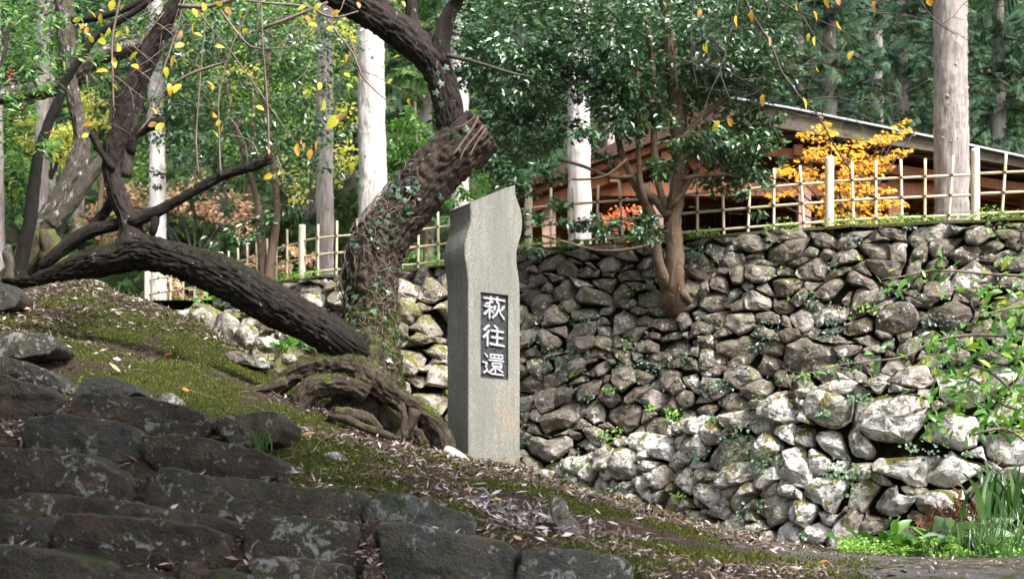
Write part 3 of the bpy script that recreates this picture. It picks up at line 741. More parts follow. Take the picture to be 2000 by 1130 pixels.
W3 = [(1080, 530, 13.6), (960, 530, 13.4), (880, 533, 13.3), (800, 538, 13.2), (700, 550, 13.2), (600, 560, 13.3), (540, 575, 13.5), (470, 590, 13.9), (400, 602, 14.4), (330, 612, 15.0), (220, 628, 15.6)]
mid_curve = Curve([list(P(*w)) for w in reversed(W3)])
mid_top = lambda s_: float(np.interp(s_, mid_curve.L, mid_curve.c[:, 2])) + 0.05 * math.sin(s_ * 5)
mid_root = empty('rough_stone_wall', P(700, 900, 13)); tag(mid_root, 'rough pale stone wall seen between the gnarled trunk and the guidepost', 'stone wall')
nst = build_wall('mid', mid_root, mid_curve, mid_curve.arc_of_px(270), mid_curve.arc_of_px(985), mid_top, 0, ([0.18, 0.14, 0.11, 0.08, 0.055], [0.06, 0.2, 0.3, 0.24, 0.2]), M['mid_stone'], 0.3, 44,
                 gap=0.006, asp=0.70, zbot=0.2, n=16, proud=0.07, rough=0.11, prot=0.9)
# ground between the walls, terrace, hillside
mb = MB()
ts = np.linspace(lw_t0, lw_t1, 90); p, tn = low_curve.at(ts)
p2x = wall_curve.c[:, 0]
rows = []
for k in range(10):
    f = k / 9.0
    tgt = np.stack([p[:, 0] + tn[:, 0] * 0 + (p[:, 0] * 0.45) * f, p[:, 1] + 0.12 + (16.8 - p[:, 1]) * f + f * (0 - p[:, 0]) * 0.35], -1)
    z = p[:, 2] - 0.12 + f * 0.05 + 0.04 * noise3(np.stack([tgt[:, 0] * 3, tgt[:, 1] * 3, tgt[:, 0] * 0], -1), 4)
    z = z - 0.10 * f
    rows.append(np.stack([tgt[:, 0], tgt[:, 1], z], -1))
VV = np.array(rows); I = np.arange(VV.shape[0] * VV.shape[1]).reshape(VV.shape[:2])
tag(new_obj('middle_terrace_ground', mesh_np('middle_terrace_ground', VV.reshape(-1, 3), grid_faces(I)), M['mossy_earth']), kind='structure')
ts = np.linspace(0, fence_curve.L[-1], 120); p, tn = fence_curve.at(ts)
rows = []
for f in (-0.36, -0.2, 0, 0.5, 1.5, 4, 8, 14):
    z = TZ - 0.03 + (0.02 if f > -0.3 else -0.05) + 0.02 * noise3(np.stack([p[:, 0] * 4, p[:, 1] * 4, p[:, 0] * 0 + f], -1), 8)
    q_ = np.stack([p[:, 0] - tn[:, 1] * f * (1 if f < 2 else 0.3), p[:, 1] + (tn[:, 0] * f if f < 2 else f), z], -1)
    rows.append(q_)
VV = np.array(rows); I = np.arange(VV.shape[0] * VV.shape[1]).reshape(VV.shape[:2])
tag(new_obj('terrace_ground', mesh_np('terrace_ground', VV.reshape(-1, 3), grid_faces(I)), M['mossy_earth']), kind='structure')
hx = np.linspace(-45, 55, 90); hy = np.linspace(21, 75, 60)
HX, HY = np.meshgrid(hx, hy)
HH = 3.75 + np.clip(HY - 27, 0, None) * 0.62 + 0.6 * fbm(np.stack([HX * 0.25, HY * 0.25, HX * 0], -1), 4, 3) * np.clip((HY - 25) / 6, 0, 1)
HH = np.where(HX < -6, HH - np.clip(-6 - HX, 0, 4) * 0.3 * np.clip((30 - HY) / 9, 0, 1), HH)
I = np.arange(HX.size).reshape(HX.shape)
tag(new_obj('hillside', mesh_np('hillside', np.stack([HX, HY, HH], -1).reshape(-1, 3), grid_faces(I)), M['floor']), kind='structure')
def hill(x, y): return 3.75 + max(0, y - 27) * 0.62

# ---------------------------------------------------------------- the stone steps
EXTRA = [ # loose stones in the bank: (region, d, depth, outline, label)
 ('B', 5.3, 0.16, [(1335, 720), (1365, 660), (1410, 665), (1440, 720), (1445, 780), (1500, 800), (1515, 900), (1495, 975), (1400, 975), (1388, 860), (1350, 790)], 'upright pale lichened stone sticking out of the mossy bank right of the steps'),
 ('D', 8.6, 0.3, [(-90, 480), (40, 475), (110, 530), (125, 610), (40, 650), (-90, 660)], 'dark angular stone at the left edge below the end of the low limb'),
 ('D', 7.1, 0.4, [(-90, 735), (60, 745), (230, 760), (300, 790), (325, 860), (200, 900), (-90, 920)], 'moss capped flat slab in the bank above the steps at the left edge'),
 ('D', 8.9, 0.2, [(1240, 875), (1300, 855), (1400, 890), (1480, 930), (1480, 965), (1380, 945), (1250, 920)], 'flat grey slab on the ridge of the moss bank under the limb'),
 ('B', 6.3, 0.12, [(60, 460), (110, 432), (180, 430), (225, 470), (225, 520), (80, 520)], 'small pale grey stone bedded in moss between steps and root'),
 ('A', 6.7, 0.12, [(880, 130), (910, 95), (960, 105), (1010, 150), (1000, 185), (890, 175)], 'small grey pointed stone on the bank behind the widest upper step stone'),
]
steps = empty('stone_steps', P(400, 1125, 4.8))
tag(steps, 'dark worn stone steps with moss in the bottom left corner', 'steps')
def place_rock(name, pts_px, d, depth, bulge, seed, mat, parent, n=110, cw=0.25, strata=0.0, back=0.8, jag=0.0, rings=(0.985, 0.95, 0.88, 0.78, 0.66, 0.54, 0.42, 0.3, 0.18, 0.08), rough=0.05, facets=3, tilt=0.12, flat=0.5):
    w = np.array([P(x, y, d) for x, y in pts_px]); c = w.mean(0)
    o = np.stack([w[:, 0] - c[0], w[:, 2] - c[2]], -1)
    V, Fs, size = rock(o, depth, bulge, seed, n=n, rings=rings, rough=rough, facets=facets, cut=1, flat=flat, cw=cw, back=back)
    # finer break-up
    q = V * 14.0
    V = V + unit(V * np.array([0.6, 0, 0.6]) + np.array([0, 0.05, 0])) * (fbm(q + seed, 23, 3) * 0.006)[:, None]
    if jag:      # chipped, uneven outline
        w_ = np.clip(np.abs(V[:, [0, 2]]).max(1) / (np.abs(V[:, [0, 2]]).max() + 1e-6) * 1.4 - 0.4, 0, 1)
        V[:, 2] += jag * fbm(np.stack([V[:, 0] * 22, V[:, 0] * 0, V[:, 1] * 5 + seed], -1), 41, 3); V[:, 0] += jag * fbm(np.stack([V[:, 2] * 22, V[:, 0] * 0 + 5, V[:, 1] * 5 + seed], -1), 42, 3)
    if strata:
        st_ = 1 - np.abs(fbm(V * np.array([3.0, 3.0, 17.0]) + seed * 1.7, 29, 3)) * 1.5
        V[:, 1] += np.clip(st_, -0.5, 0.6) * strata * np.clip((V[:, 1] + 0.05) / 0.05, 0, 1)
        V[:, 2] += 0.4 * strata * noise3(V * np.array([9.0, 0, 0]) + seed, 31)
    V[:, 1] *= -1; Fs = [f[:, ::-1] for f in Fs]
    V[:, 1] += V[:, 2] * tilt
    me = mesh_np(name, V, Fs); ob = new_obj(name, me, mat, parent); ob.location = c
    return ob
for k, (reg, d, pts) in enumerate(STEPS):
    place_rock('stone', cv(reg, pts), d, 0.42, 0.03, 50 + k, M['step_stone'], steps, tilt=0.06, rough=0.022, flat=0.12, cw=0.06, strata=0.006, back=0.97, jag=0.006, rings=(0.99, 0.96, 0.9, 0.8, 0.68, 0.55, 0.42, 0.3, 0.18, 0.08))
pale = rock_mat('bank_stone', [(0.0, (0.14, 0.12, 0.11)), (1.0, (0.24, 0.21, 0.20))], lichen=0.9, moss=0.9, scale=2.0, lichen_col=(0.5, 0.5, 0.5), moss_col=(0.03, 0.045, 0.01))
for k, (reg, d, dep, pts, lab) in enumerate(EXTRA):
    place_rock('bank_stone', cv(reg, pts), d, dep, 0.04, 90 + k, M['step_stone'] if k in (1, 2) else pale, None, n=48, tilt=0.25)
    tag(S.collection.objects[-1], lab, 'stone')

# boulders seen under the low limb
BOULD = [
 (600, 708, 24, 16, 10.6, 'pale sunlit boulder nearest the trunk, under the low limb'),
 (562, 700, 17, 13, 10.8, 'small round grey boulder left of the pale one under the low limb'),
 (545, 728, 16, 14, 10.4, 'half buried grey boulder beside the ridge of the bank'),
 (622, 672, 27, 22, 11.4, 'large white boulder behind the pale one under the low limb'),
 (660, 700, 20, 20, 11.0, 'wedge shaped pinkish boulder next to the tree trunk'),
 (520, 672, 26, 18, 11.6, 'mossy yellowish boulder left of the white ones under the limb'),
 (560, 655, 22, 16, 12.0, 'grey flat boulder above the mossy yellowish one'),
 (590, 730, 22, 12, 10.2, 'low brown boulder in front of the pale one'),
 (440, 640, 26, 34, 13.0, 'tall mossy boulder leaning in the gap left of the fern'),
 (480, 655, 24, 26, 12.6, 'mossy block between the tall boulder and the yellowish one'),
 (405, 630, 22, 26, 13.4, 'grey mossy boulder at the end of the bamboo fence'),
 (505, 712, 20, 15, 11.2, 'small dark boulder on the bank ridge beside the slab'),
 (312, 613, 24, 12, 14.6, 'low grey stone under the end post of the bamboo fence'),
 (352, 616, 22, 13, 14.0, 'mossy grey stone below the last bay of the bamboo fence'),
 (385, 612, 20, 15, 13.8, 'rounded grey stone left of the leafy tuft by the fence'),
 (170, 553, 34, 9, 12.0, 'flat white stone on the crest of the bank at left'),
]
for k, (px, py, rx, ry, d, lab) in enumerate(BOULD):
    r_ = np.random.default_rng(300 + k); m = 8
    pts = [(px + rx * math.cos(a) * r_.uniform(0.85, 1.15), py - ry * math.sin(a) * r_.uniform(0.85, 1.15)) for a in np.linspace(0, 2 * math.pi, m, endpoint=False)]
    o = place_rock('boulder', pts, d, 0.22, 0.07, 300 + k, M['boulder'], None, n=24, rings=(0.94, 0.8, 0.6, 0.36, 0.15), rough=0.12, facets=5, flat=1.0)
    for pl in o.data.polygons: pl.use_smooth = False
    tag(o, lab, 'boulder')
# rubble bedding under them
def big_wall_patch(): pass

# ---------------------------------------------------------------- stone pillar
TH = R(33); e1 = np.array([math.cos(TH), math.sin(TH), 0]); e2 = np.array([-math.sin(TH), math.cos(TH), 0])
PO = P(915, 890, 8.0); PO[2] = 0
W1, D1 = 0.372, 0.255
def zz(py): return (HZ - py) * 8.0 / F
WY = [364, 385, 400, 415, 430, 443, 455, 468, 480, 492, 505, 520, 535, 550, 562]
WO = [-9, -1, 3.5, 5, 4.5, 2.5, -1, -4.5, -6.5, -7, -6, -3.5, -1.4, -0.4, 0]
def woff(z):
    py = HZ - z * F / 8.0
    return float(np.interp(py, WY, WO)) * PXM(8.0) / math.cos(TH) if py < 562 else 0.0
Zb = 0.25; Zs = zz(500)
pz0, pz1 = zz(735.5), zz(567); pu0, pu1 = 23.5 * PXM(8.05) / math.cos(TH) * 0.985, 78 * PXM(8.1) / math.cos(TH) * 0.985
rowsz = [Zb, 0.8, pz0, (pz0 + pz1) / 2, pz1] + [zz(562) + (Zs - zz(562)) * k / 10 for k in range(0, 11)] + [('t', k / 22) for k in range(1, 23)]
us = [0.0, pu0, pu1, W1]
def ztop(u): return 2.012 + u / W1 * 0.158
def pil_pt(u, w, row):
    z = row if not isinstance(row, tuple) else Zs + (ztop(u) - Zs) * row[1]
    return PO + e1 * (u + woff(z)) + e2 * w + np.array([0, 0, z])
mb = MB()
pillar = empty('stone_guidepost', P(950, 905, 8.1))
tag(pillar, 'tall grey granite guidepost with wavy top and carved black name panel', 'stone pillar')
ring = []
bev = 0.006
for row in rowsz:
    q_ = [(bev, 0), (pu0, 0), (pu1, 0), (W1 - bev, 0), (W1, bev), (W1, D1 - bev), (W1 - bev, D1), (bev, D1), (0, D1 - bev), (0, bev)]
    ring.append([pil_pt(u, w, row) for u, w in q_])
ring = np.array(ring); nr_, nc_ = ring.shape[:2]
I = np.arange(nr_ * nc_).reshape(nr_, nc_)
fs = []
for r in range(nr_ - 1):
    for c in range(nc_):
        if c == 1 and r in (2, 3): continue
        c2 = (c + 1) % nc_
        fs.append((I[r, c], I[r, c2], I[r + 1, c2], I[r + 1, c]))
V = ring.reshape(-1, 3)
top = I[-1]
mb.add(V, [np.array(fs)])
ctr_t = ring[-1].mean(0); ctr_t[2] += 0.004
mb.V[0] = np.vstack([mb.V[0], ctr_t[None]]); mb.n += 1
mb.F.setdefault(3, []).append(np.array([(top[c], top[(c + 1) % nc_], nr_ * nc_) for c in range(nc_)]))
# recess walls
rc = 0.016
a = [pil_pt(pu0, 0, pz0), pil_pt(pu1, 0, pz0), pil_pt(pu1, 0, pz1), pil_pt(pu0, 0, pz1)]
b = [v + e2 * rc for v in a]
mb.add(np.array(a + b), np.array([(0, 1, 5, 4), (1, 2, 6, 5), (2, 3, 7, 6), (3, 0, 4, 7)]))
o = mb.obj('shaft', M['granite'], pillar, smooth=False)
for pl in o.data.polygons: pl.use_smooth = False
# round the S bend by smoothing normals along height only: many rows already
pn = MB(); m = 14
gu = np.linspace(pu0, pu1, m); gz = np.linspace(pz0, pz1, m * 3)
VV = []
for z in gz:
    for u in gu:
        w = rc - 0.0005 + 0.003 * float(noise3(np.array([u * 60, z * 60, 0.0]), 2))
        VV.append(PO + e1 * u + e2 * w + np.array([0, 0, z]))
I = np.arange(len(VV)).reshape(len(gz), m)
pn.add(VV, grid_faces(I)); pn.obj('name_panel', M['dark_panel'], pillar)
# characters, drawn as relief strokes
G = {
 'a': [[(150, 155), (215, 165)], [(215, 163), (290, 175)], [(285, 173), (368, 190)], [(222, 143), (216, 200)], [(290, 153), (284, 208)],
       [(168, 218), (238, 200)], [(155, 243), (240, 262)], [(205, 208), (205, 378)], [(198, 285), (152, 335)], [(212, 285), (242, 318)],
       [(268, 248), (256, 288)], [(362, 255), (335, 292)], [(302, 215), (304, 270), (282, 335), (240, 375)], [(303, 275), (325, 335), (362, 392)]],
 'b': [[(198, 462), (150, 508)], [(200, 522), (175, 560), (142, 590)], [(183, 570), (183, 685)], [(262, 468), (292, 498)], [(228, 518), (352, 540)],
       [(232, 592), (345, 610)], [(212, 664), (360, 695)], [(291, 505), (287, 678)]],
 'c': [[(158, 775), (182, 808)], [(135, 864), (178, 876), (166, 918), (180, 950), (146, 986)], [(170, 960), (225, 998), (355, 1020)],
       [(218, 783), (347, 800), (345, 838), (216, 820), (218, 783)], [(258, 790), (257, 828)], [(303, 796), (302, 832)], [(203, 846), (355, 866)],
       [(238, 882), (335, 892), (335, 925), (236, 914), (238, 882)], [(275, 922), (215, 972)], [(268, 930), (268, 988)], [(285, 940), (348, 988)], [(335, 935), (303, 958)]],
}
def glyph(strokes, rad):
    g_ = MB()
    for k, st in enumerate(strokes):
        pts = []
        for x, y in st:
            u = pu0 + (x - 105) / 300.0 * (pu1 - pu0)
            v = (y - (90 + (x - 105) * 0.12)) / 950.0
            pts.append((u, pz1 + (pz0 - pz1) * v))
        for i in range(len(pts) - 1):
            p, q_ = np.array(pts[i]), np.array(pts[i + 1])
            if np.allclose(p, q_): continue
            d = unit(q_ - p); ang = math.atan2(d[1], d[0]); loop = []
            for c, a0 in ((q_, -math.pi / 2), (p, math.pi / 2)):
                for s_ in range(7):
                    aa = ang + a0 + s_ * math.pi / 6; loop.append(c + rad * np.array([math.cos(aa), math.sin(aa)]))
            loop = np.array(loop); n_ = len(loop); ctr = loop.mean(0); lp2 = ctr + (loop - ctr) * 1.0
            hgt_ = 0.002 + 0.0004 * (k % 4) + 0.0001 * i
            ins = []
            for c, a0 in ((q_, -math.pi / 2), (p, math.pi / 2)):
                for s_ in range(7):
                    aa = ang + a0 + s_ * math.pi / 6; ins.append(c + rad * 0.8 * np.array([math.cos(aa), math.sin(aa)]))
            ins = np.array(ins)
            def w3(arr, w): return [PO + e1 * u + e2 * w + np.array([0, 0, z]) for u, z in arr]
            VV = w3(loop, rc + 0.002) + w3(loop, hgt_ + 0.002) + w3(ins, hgt_)
            j = np.arange(n_); jn = (j + 1) % n_
            g_.add(VV, [np.stack([j, jn, n_ + jn, n_ + j], -1), np.stack([n_ + j, n_ + jn, 2 * n_ + jn, 2 * n_ + j], -1), (2 * n_ + j)[None]])
    return g_
for k, rd in (('a', 0.0070), ('b', 0.0076), ('c', 0.0058)):
    glyph(G[k], rd).obj('character', M['letter'], pillar, smooth=False)

# bleached wood chunk and debris at the foot
dw = tube(pxpath([(868, 876, 6, 7.75), (880, 884, 9, 7.75), (898, 892, 8, 7.75), (916, 900, 3, 7.75)]), 14, 0.01, amp=0.004, lump=0.3, seed=3)
o = new_obj('driftwood', mesh_np('driftwood', dw[0], dw[1]), M['bleached']); tag(o, 'bleached white piece of old wood at the foot of the granite guidepost', 'wood piece')

# ---------------------------------------------------------------- trees by the path
def branch(name, rows, d, mat, parent, sides=24, step=0.03, amp=0.004, ridge=0.0, lump=0.08, seed=0, cap='round'):
    V, Fs = tube(pxpath(rows, d), sides, step, amp, ridge, seed, cap=cap, lump=lump)
    return new_obj(name, mesh_np(name, V, Fs), mat, parent)

cherry = empty('old_cherry_tree', P(715, 835, 8.3))
tag(cherry, 'gnarled old tree with ivy trunk, cut stump and low sweeping limb left of the guidepost', 'tree')
D0 = 8.25
branch('trunk', [(735, 860, 84), (728, 810, 74), (722, 760, 64), (718, 700, 60), (721, 640, 53), (722, 590, 50), (722, 530, 53), (735, 482, 53), (766, 436, 49), (812, 380, 49), (860, 322, 49), (905, 284, 48), (941, 253, 45)],
       D0, M['cherry_bark_mossy'], cherry, sides=110, step=0.012, amp=0.010, ridge=0.030, lump=0.09, seed=11, cap='flat')
branch('stem', [(905, 285, 30), (885, 240, 28), (873, 190, 27), (856, 142, 28), (826, 100, 30), (782, 62, 33), (735, 32, 31), (685, 4, 27), (620, -28, 23), (520, -80, 18), (420, -110, 12)],
       D0, M['cherry_bark'], cherry, sides=80, step=0.014, amp=0.008, ridge=0.020, lump=0.1, seed=12)
branch('branch', [(748, 50, 24), (745, 10, 17), (752, -60, 13), (790, -200, 8)], D0, M['cherry_bark'], cherry, sides=40, amp=0.006, ridge=0.010, seed=13)
branch('branch', [(822, 90, 16), (806, 45, 13), (803, 0, 11), (800, -60, 9), (780, -220, 5)], D0 + .05, M['cherry_bark'], cherry, sides=36, amp=0.006, ridge=0.010, seed=14)
branch('branch', [(864, 130, 17), (861, 85, 17), (872, 42, 15), (893, 0, 12), (930, -60, 11, 8.0), (1100, -140, 9, 7.4), (1300, -150, 7, 6.9), (1440, -110, 5, 6.7)], D0 - .02, M['cherry_bark'], cherry, sides=40, amp=0.006, ridge=0.010, seed=15)
branch('branch', [(872, 108, 4.5), (930, 122, 3.6), (1000, 143, 2.6), (1043, 151, 1.4)], D0 - .1, M['twig_bark'], cherry, sides=10, amp=0.001, seed=16)
branch('limb', [(745, 712, 26, 8.38), (708, 696, 32, 8.22), (668, 672, 35), (637, 651, 34), (585, 622, 36), (531, 594, 38), (480, 562, 38), (425, 534, 38), (370, 514, 34), (318, 501, 32), (268, 492, 36), (232, 503, 30), (190, 512, 29), (150, 522, 23), (106, 536, 13), (46, 551, 8), (5, 546, 3)],
       7.95, M['dark_bark'], cherry, sides=96, step=0.012, amp=0.008, ridge=0.026, lump=0.1, seed=17)
branch('stem', [(262, 482, 32), (252, 432, 20), (232, 385, 18), (218, 335, 16), (222, 290, 19), (238, 240, 18), (250, 190, 17), (270, 140, 15), (300, 80, 14), (330, 30, 13), (352, -15, 12), (380, -80, 12), (420, -200, 9)],
       7.95, M['cherry_bark'], cherry, sides=60, step=0.014, amp=0.007, ridge=0.018, lump=0.1, seed=18)
branch('branch', [(245, 345, 12), (252, 280, 12), (262, 220, 11), (283, 155, 9), (300, 117, 9), (317, 80, 8), (335, 35, 6), (350, -20, 5)], 8.12, M['lichen_bark'], cherry, sides=30, amp=0.004, ridge=0.006, seed=19)
branch('branch', [(255, 300, 9), (262, 265, 10), (290, 245, 12), (318, 240, 11)], 8.1, M['dark_bark'], cherry, sides=24, amp=0.004, ridge=0.006, seed=29)
branch('branch', [(255, 436, 11), (280, 424, 12), (305, 414, 11), (350, 390, 9), (407, 357, 9), (440, 341, 8.5), (490, 326, 9), (531, 310, 8)], 7.9, M['dark_bark'], cherry, sides=36, amp=0.005, ridge=0.008, seed=20, cap='flat')
branch('branch', [(300, 415, 9), (302, 436, 8), (297, 458, 5)], 7.9, M['dark_bark'], cherry, sides=20, amp=0.006, seed=21)
branch('branch', [(262, 432, 10), (215, 441, 11), (170, 455, 13), (130, 480, 13), (104, 502, 12), (78, 522, 8)], 7.98, M['dark_bark'], cherry, sides=36, amp=0.006, ridge=0.010, seed=22)
branch('branch', [(222, 378, 8), (212, 405, 9), (191, 430, 9), (178, 452, 8)], 8.05, M['dark_bark'], cherry, sides=24, amp=0.005, seed=23)
branch('branch', [(222, 330, 6), (200, 300, 6), (184, 270, 7), (178, 262, 7)], 7.9, M['dark_bark'], cherry, sides=16, amp=0.003, seed=24)
# roots
RT = M['root_bark']
branch('root', [(735, 745, 26), (700, 722, 22), (660, 712, 19), (620, 716, 18), (580, 728, 18), (545, 752, 19), (510, 782, 16), (470, 806, 12), (430, 812, 6)], 7.9, RT, cherry, sides=48, step=0.012, amp=0.012, ridge=0.026, lump=0.35, seed=31)
branch('root', [(715, 770, 20), (680, 755, 17), (640, 752, 17), (605, 764, 17), (585, 795, 17), (572, 822, 16)], 7.72, RT, cherry, sides=44, step=0.012, amp=0.010, ridge=0.014, lump=0.45, seed=32)
branch('root', [(700, 735, 30), (735, 752, 24), (770, 775, 20), (810, 797, 20), (842, 824, 20), (862, 858, 20), (868, 890, 22)], 7.85, RT, cherry, sides=52, step=0.012, amp=0.012, ridge=0.026, lump=0.4, seed=33)
branch('root', [(812, 800, 12), (802, 822, 9), (790, 845, 9), (776, 862, 12)], 7.8, RT, cherry, sides=24, amp=0.007, ridge=0.008, lump=0.3, seed=34)
branch('root', [(735, 790, 30), (700, 800, 24), (680, 812, 20), (650, 822, 16)], 7.95, RT, cherry, sides=36, amp=0.009, ridge=0.012, lump=0.25, seed=35)
branch('root', [(735, 805, 26), (765, 830, 22), (782, 850, 20), (800, 870, 12)], 7.98, RT, cherry, sides=36, amp=0.009, ridge=0.012, lump=0.25, seed=36)
branch('root', [(640, 812, 6), (680, 820, 8), (710, 834, 8), (745, 846, 8), (775, 858, 5)], 7.5, RT, cherry, sides=20, amp=0.004, ridge=0.005, lump=0.2, seed=37)
branch('root', [(655, 805, 9), (700, 812, 12), (728, 826, 10), (745, 840, 6)], 7.62, RT, cherry, sides=20, amp=0.006, ridge=0.006, lump=0.2, seed=38)
branch('root', [(720, 770, 40), (690, 800, 34), (650, 822, 26), (600, 838, 14)], 8.05, RT, cherry, sides=40, amp=0.014, ridge=0.02, lump=0.35, seed=61)
branch('root', [(745, 780, 34), (775, 815, 24), (810, 850, 20), (835, 880, 12)], 8.08, RT, cherry, sides=40, amp=0.014, ridge=0.02, lump=0.35, seed=62)
branch('root', [(560, 748, 12), (530, 758, 9), (500, 762, 8), (470, 770, 6), (448, 790, 7), (425, 800, 4)], 7.7, RT, cherry, sides=20, amp=0.008, lump=0.4, seed=63)
branch('root', [(600, 770, 12), (570, 790, 11), (545, 806, 9), (520, 812, 6)], 7.8, RT, cherry, sides=20, amp=0.008, lump=0.4, seed=64)
branch('root', [(780, 790, 7), (790, 815, 5), (786, 835, 5), (792, 856, 6)], 7.7, RT, cherry, sides=14, amp=0.006, lump=0.4, seed=65)
branch('root', [(500, 775, 10), (470, 776, 7), (452, 790, 7), (440, 812, 5)], 7.6, RT, cherry, sides=18, amp=0.005, lump=0.2, seed=39)

def fur(objs, n, seed, zmax, lo=0.25, L=(0.010, 0.022), zfade=0.4, name='moss', parent=None):
    r2 = np.random.default_rng(seed); Vs = []; Ns = []
    for o in objs:
        me = o.data; v = np.empty(len(me.vertices) * 3, np.float32); me.vertices.foreach_get('co', v); nn = np.empty(len(me.vertices) * 3, np.float32)
        me.vertices.foreach_get('normal', nn); Vs.append(v.reshape(-1, 3)); Ns.append(nn.reshape(-1, 3))
    v = np.concatenate(Vs); nn = np.concatenate(Ns); k = r2.integers(0, len(v), n * 6); v, nn = v[k] + r2.normal(0, 0.006, (n * 6, 3)), nn[k]
    f = fbm(v * 5.0, 77, 3); ok = (nn[:, 2] > lo + 0.5 * r2.uniform(-1, 1, len(v))) & (f > -0.15 + .3 * r2.uniform(-1, 1, len(v))) & (v[:, 2] < zmax + zfade * r2.uniform(-1, 1, len(v)) * r2.uniform(0, 1, len(v)))
    v, nn = v[ok][:n], nn[ok][:n]; m = len(v); Ls = r2.uniform(L[0], L[1], m)
    V, Ft = leaf_batch(v - nn * 0.004, unit(r2.normal(0, 1, (m, 3)) + [0, -1, .2]), nn + r2.normal(0, .45, (m, 3)) + [0, 0, .4], Ls, Ls * .45)
    o = new_obj(name, mesh_np(name, V, Ft, smooth=False), M['moss'], parent); o['kind'] = 'stuff'; return o
rts = [o for o in cherry.children if o.name.startswith('root')]; trk = [o for o in cherry.children if o.name.startswith('trunk')]; lmb = [o for o in cherry.children if o.name.startswith('limb')]
fur(rts, 7500, 1, 9, lo=0.45, L=(0.006, 0.015), parent=cherry); fur(trk, 16000, 2, 1.45, lo=-0.2, L=(0.008, 0.018), parent=cherry); fur(lmb, 5000, 3, 9, lo=0.7, L=(0.006, 0.012), parent=cherry)
# thin shoots and twigs
def twigs(mb, start, dirv, length, r0, depth, rnd, droop=0.0, kink=0.35, nsub=3):
    pts = [np.array(start, float)]; d = unit(np.array(dirv, float)); n = max(3, int(length / 0.07)); tips = []
    for i in range(n):
        d = unit(d + rnd.normal(0, kink * 0.35, 3) + np.array([0, 0, -droop]))
        pts.append(pts[-1] + d * length / n)
    pts = np.array(pts); rr_ = np.linspace(r0, r0 * 0.35, len(pts))
    V, Fs = tube(np.column_stack([pts, rr_]), 5, 1.0, smooth_path=False)
    mb.add(V, Fs); tips.append((pts[-1], d))
    if depth > 0:
        for _ in range(nsub):
            i = rnd.integers(1, len(pts) - 1)
            nd = unit(d + rnd.normal(0, 0.7, 3) * np.array([1, 0.6, 1]))
            tips += twigs(mb, pts[i], nd, length * rnd.uniform(0.35, 0.65), r0 * 0.55, depth - 1, rnd, droop, kink, nsub)
    return tips
tw = MB(); rnd = np.random.default_rng(5)
def px_twig(mb, rows, d, sides=5, step=0.05):
    V, Fs = tube(pxpath(rows, d), sides, step, amp=0.0004, lump=0.1, seed=int(rows[0][0])); mb.add(V, Fs)
for rows in [
    [(388, 345, 2.2), (383, 280, 2), (386, 220, 1.8), (392, 140, 1.6), (399, 60, 1.4), (405, -20, 1.2)],
    [(431, 343, 2.2), (428, 270, 2), (427, 190, 1.8), (438, 140, 1.8), (455, 85, 1.6), (480, 30, 1.4), (495, -20, 1.2)],
    [(525, 305, 2.4), (524, 240, 2.2), (519, 160, 2), (513, 80, 2), (510, 0, 1.8), (508, -40, 1.6)],
    [(222, 215, 2.2), (220, 140, 2), (219, 80, 2.2), (228, 30, 2.4), (238, -20, 2)],
    [(284, 238, 1.8), (300, 190, 1.8), (325, 120, 2), (345, 60, 1.6), (360, 0, 1.4)],
    [(268, 262, 2.5), (300, 220, 2.4), (320, 178, 2.6), (370, 146, 3), (420, 128, 2.6), (446, 120, 1.6)],
    [(372, 0, 2), (400, 40, 1.8), (450, 100, 1.4), (500, 170, 1.2), (560, 255, 1), (584, 285, 0.8)],
    [(505, 308, 2), (497, 285, 1.4), (478, 270, 1.2), (440, 262, 1)],
    [(483, 318, 1.4), (480, 285, 1.2), (465, 252, 1), (448, 228, .9)],
    [(540, 305, 1.4), (552, 335, 1.2), (560, 370, 1)],
    [(348, 12, 5), (390, 14, 4.5), (430, 8, 4), (470, -8, 4)],
    [(515, 55, 3.5), (560, 38, 3.5), (605, 20, 3), (640, 5, 3)],
    [(640, 40, 3), (662, 70, 2.4), (690, 105, 2), (705, 145, 1.8), (730, 175, 1.4), (760, 200, 1.2)],
    [(480, 2, 2), (540, 8, 2.4), (600, 14, 2.4), (650, 35, 2.4), (700, 22, 1.6)],
    [(430, 20, 2.5), (460, 60, 2.4), (490, 92, 2), (530, 95, 1.4), (560, 92, 1)]]:
    px_twig(tw, rows, 7.85)
for k in range(26):
    px, py = rnd.uniform(150, 720), rnd.uniform(-20, 150)
    twigs(tw, P(px, py, 7.9), (rnd.normal(), 0, -abs(rnd.normal())), rnd.uniform(0.25, 0.5), 0.0035, 1, rnd, droop=0.05)
tw.obj('twigs', M['pale_twig'], cherry)['kind'] = 'stuff'

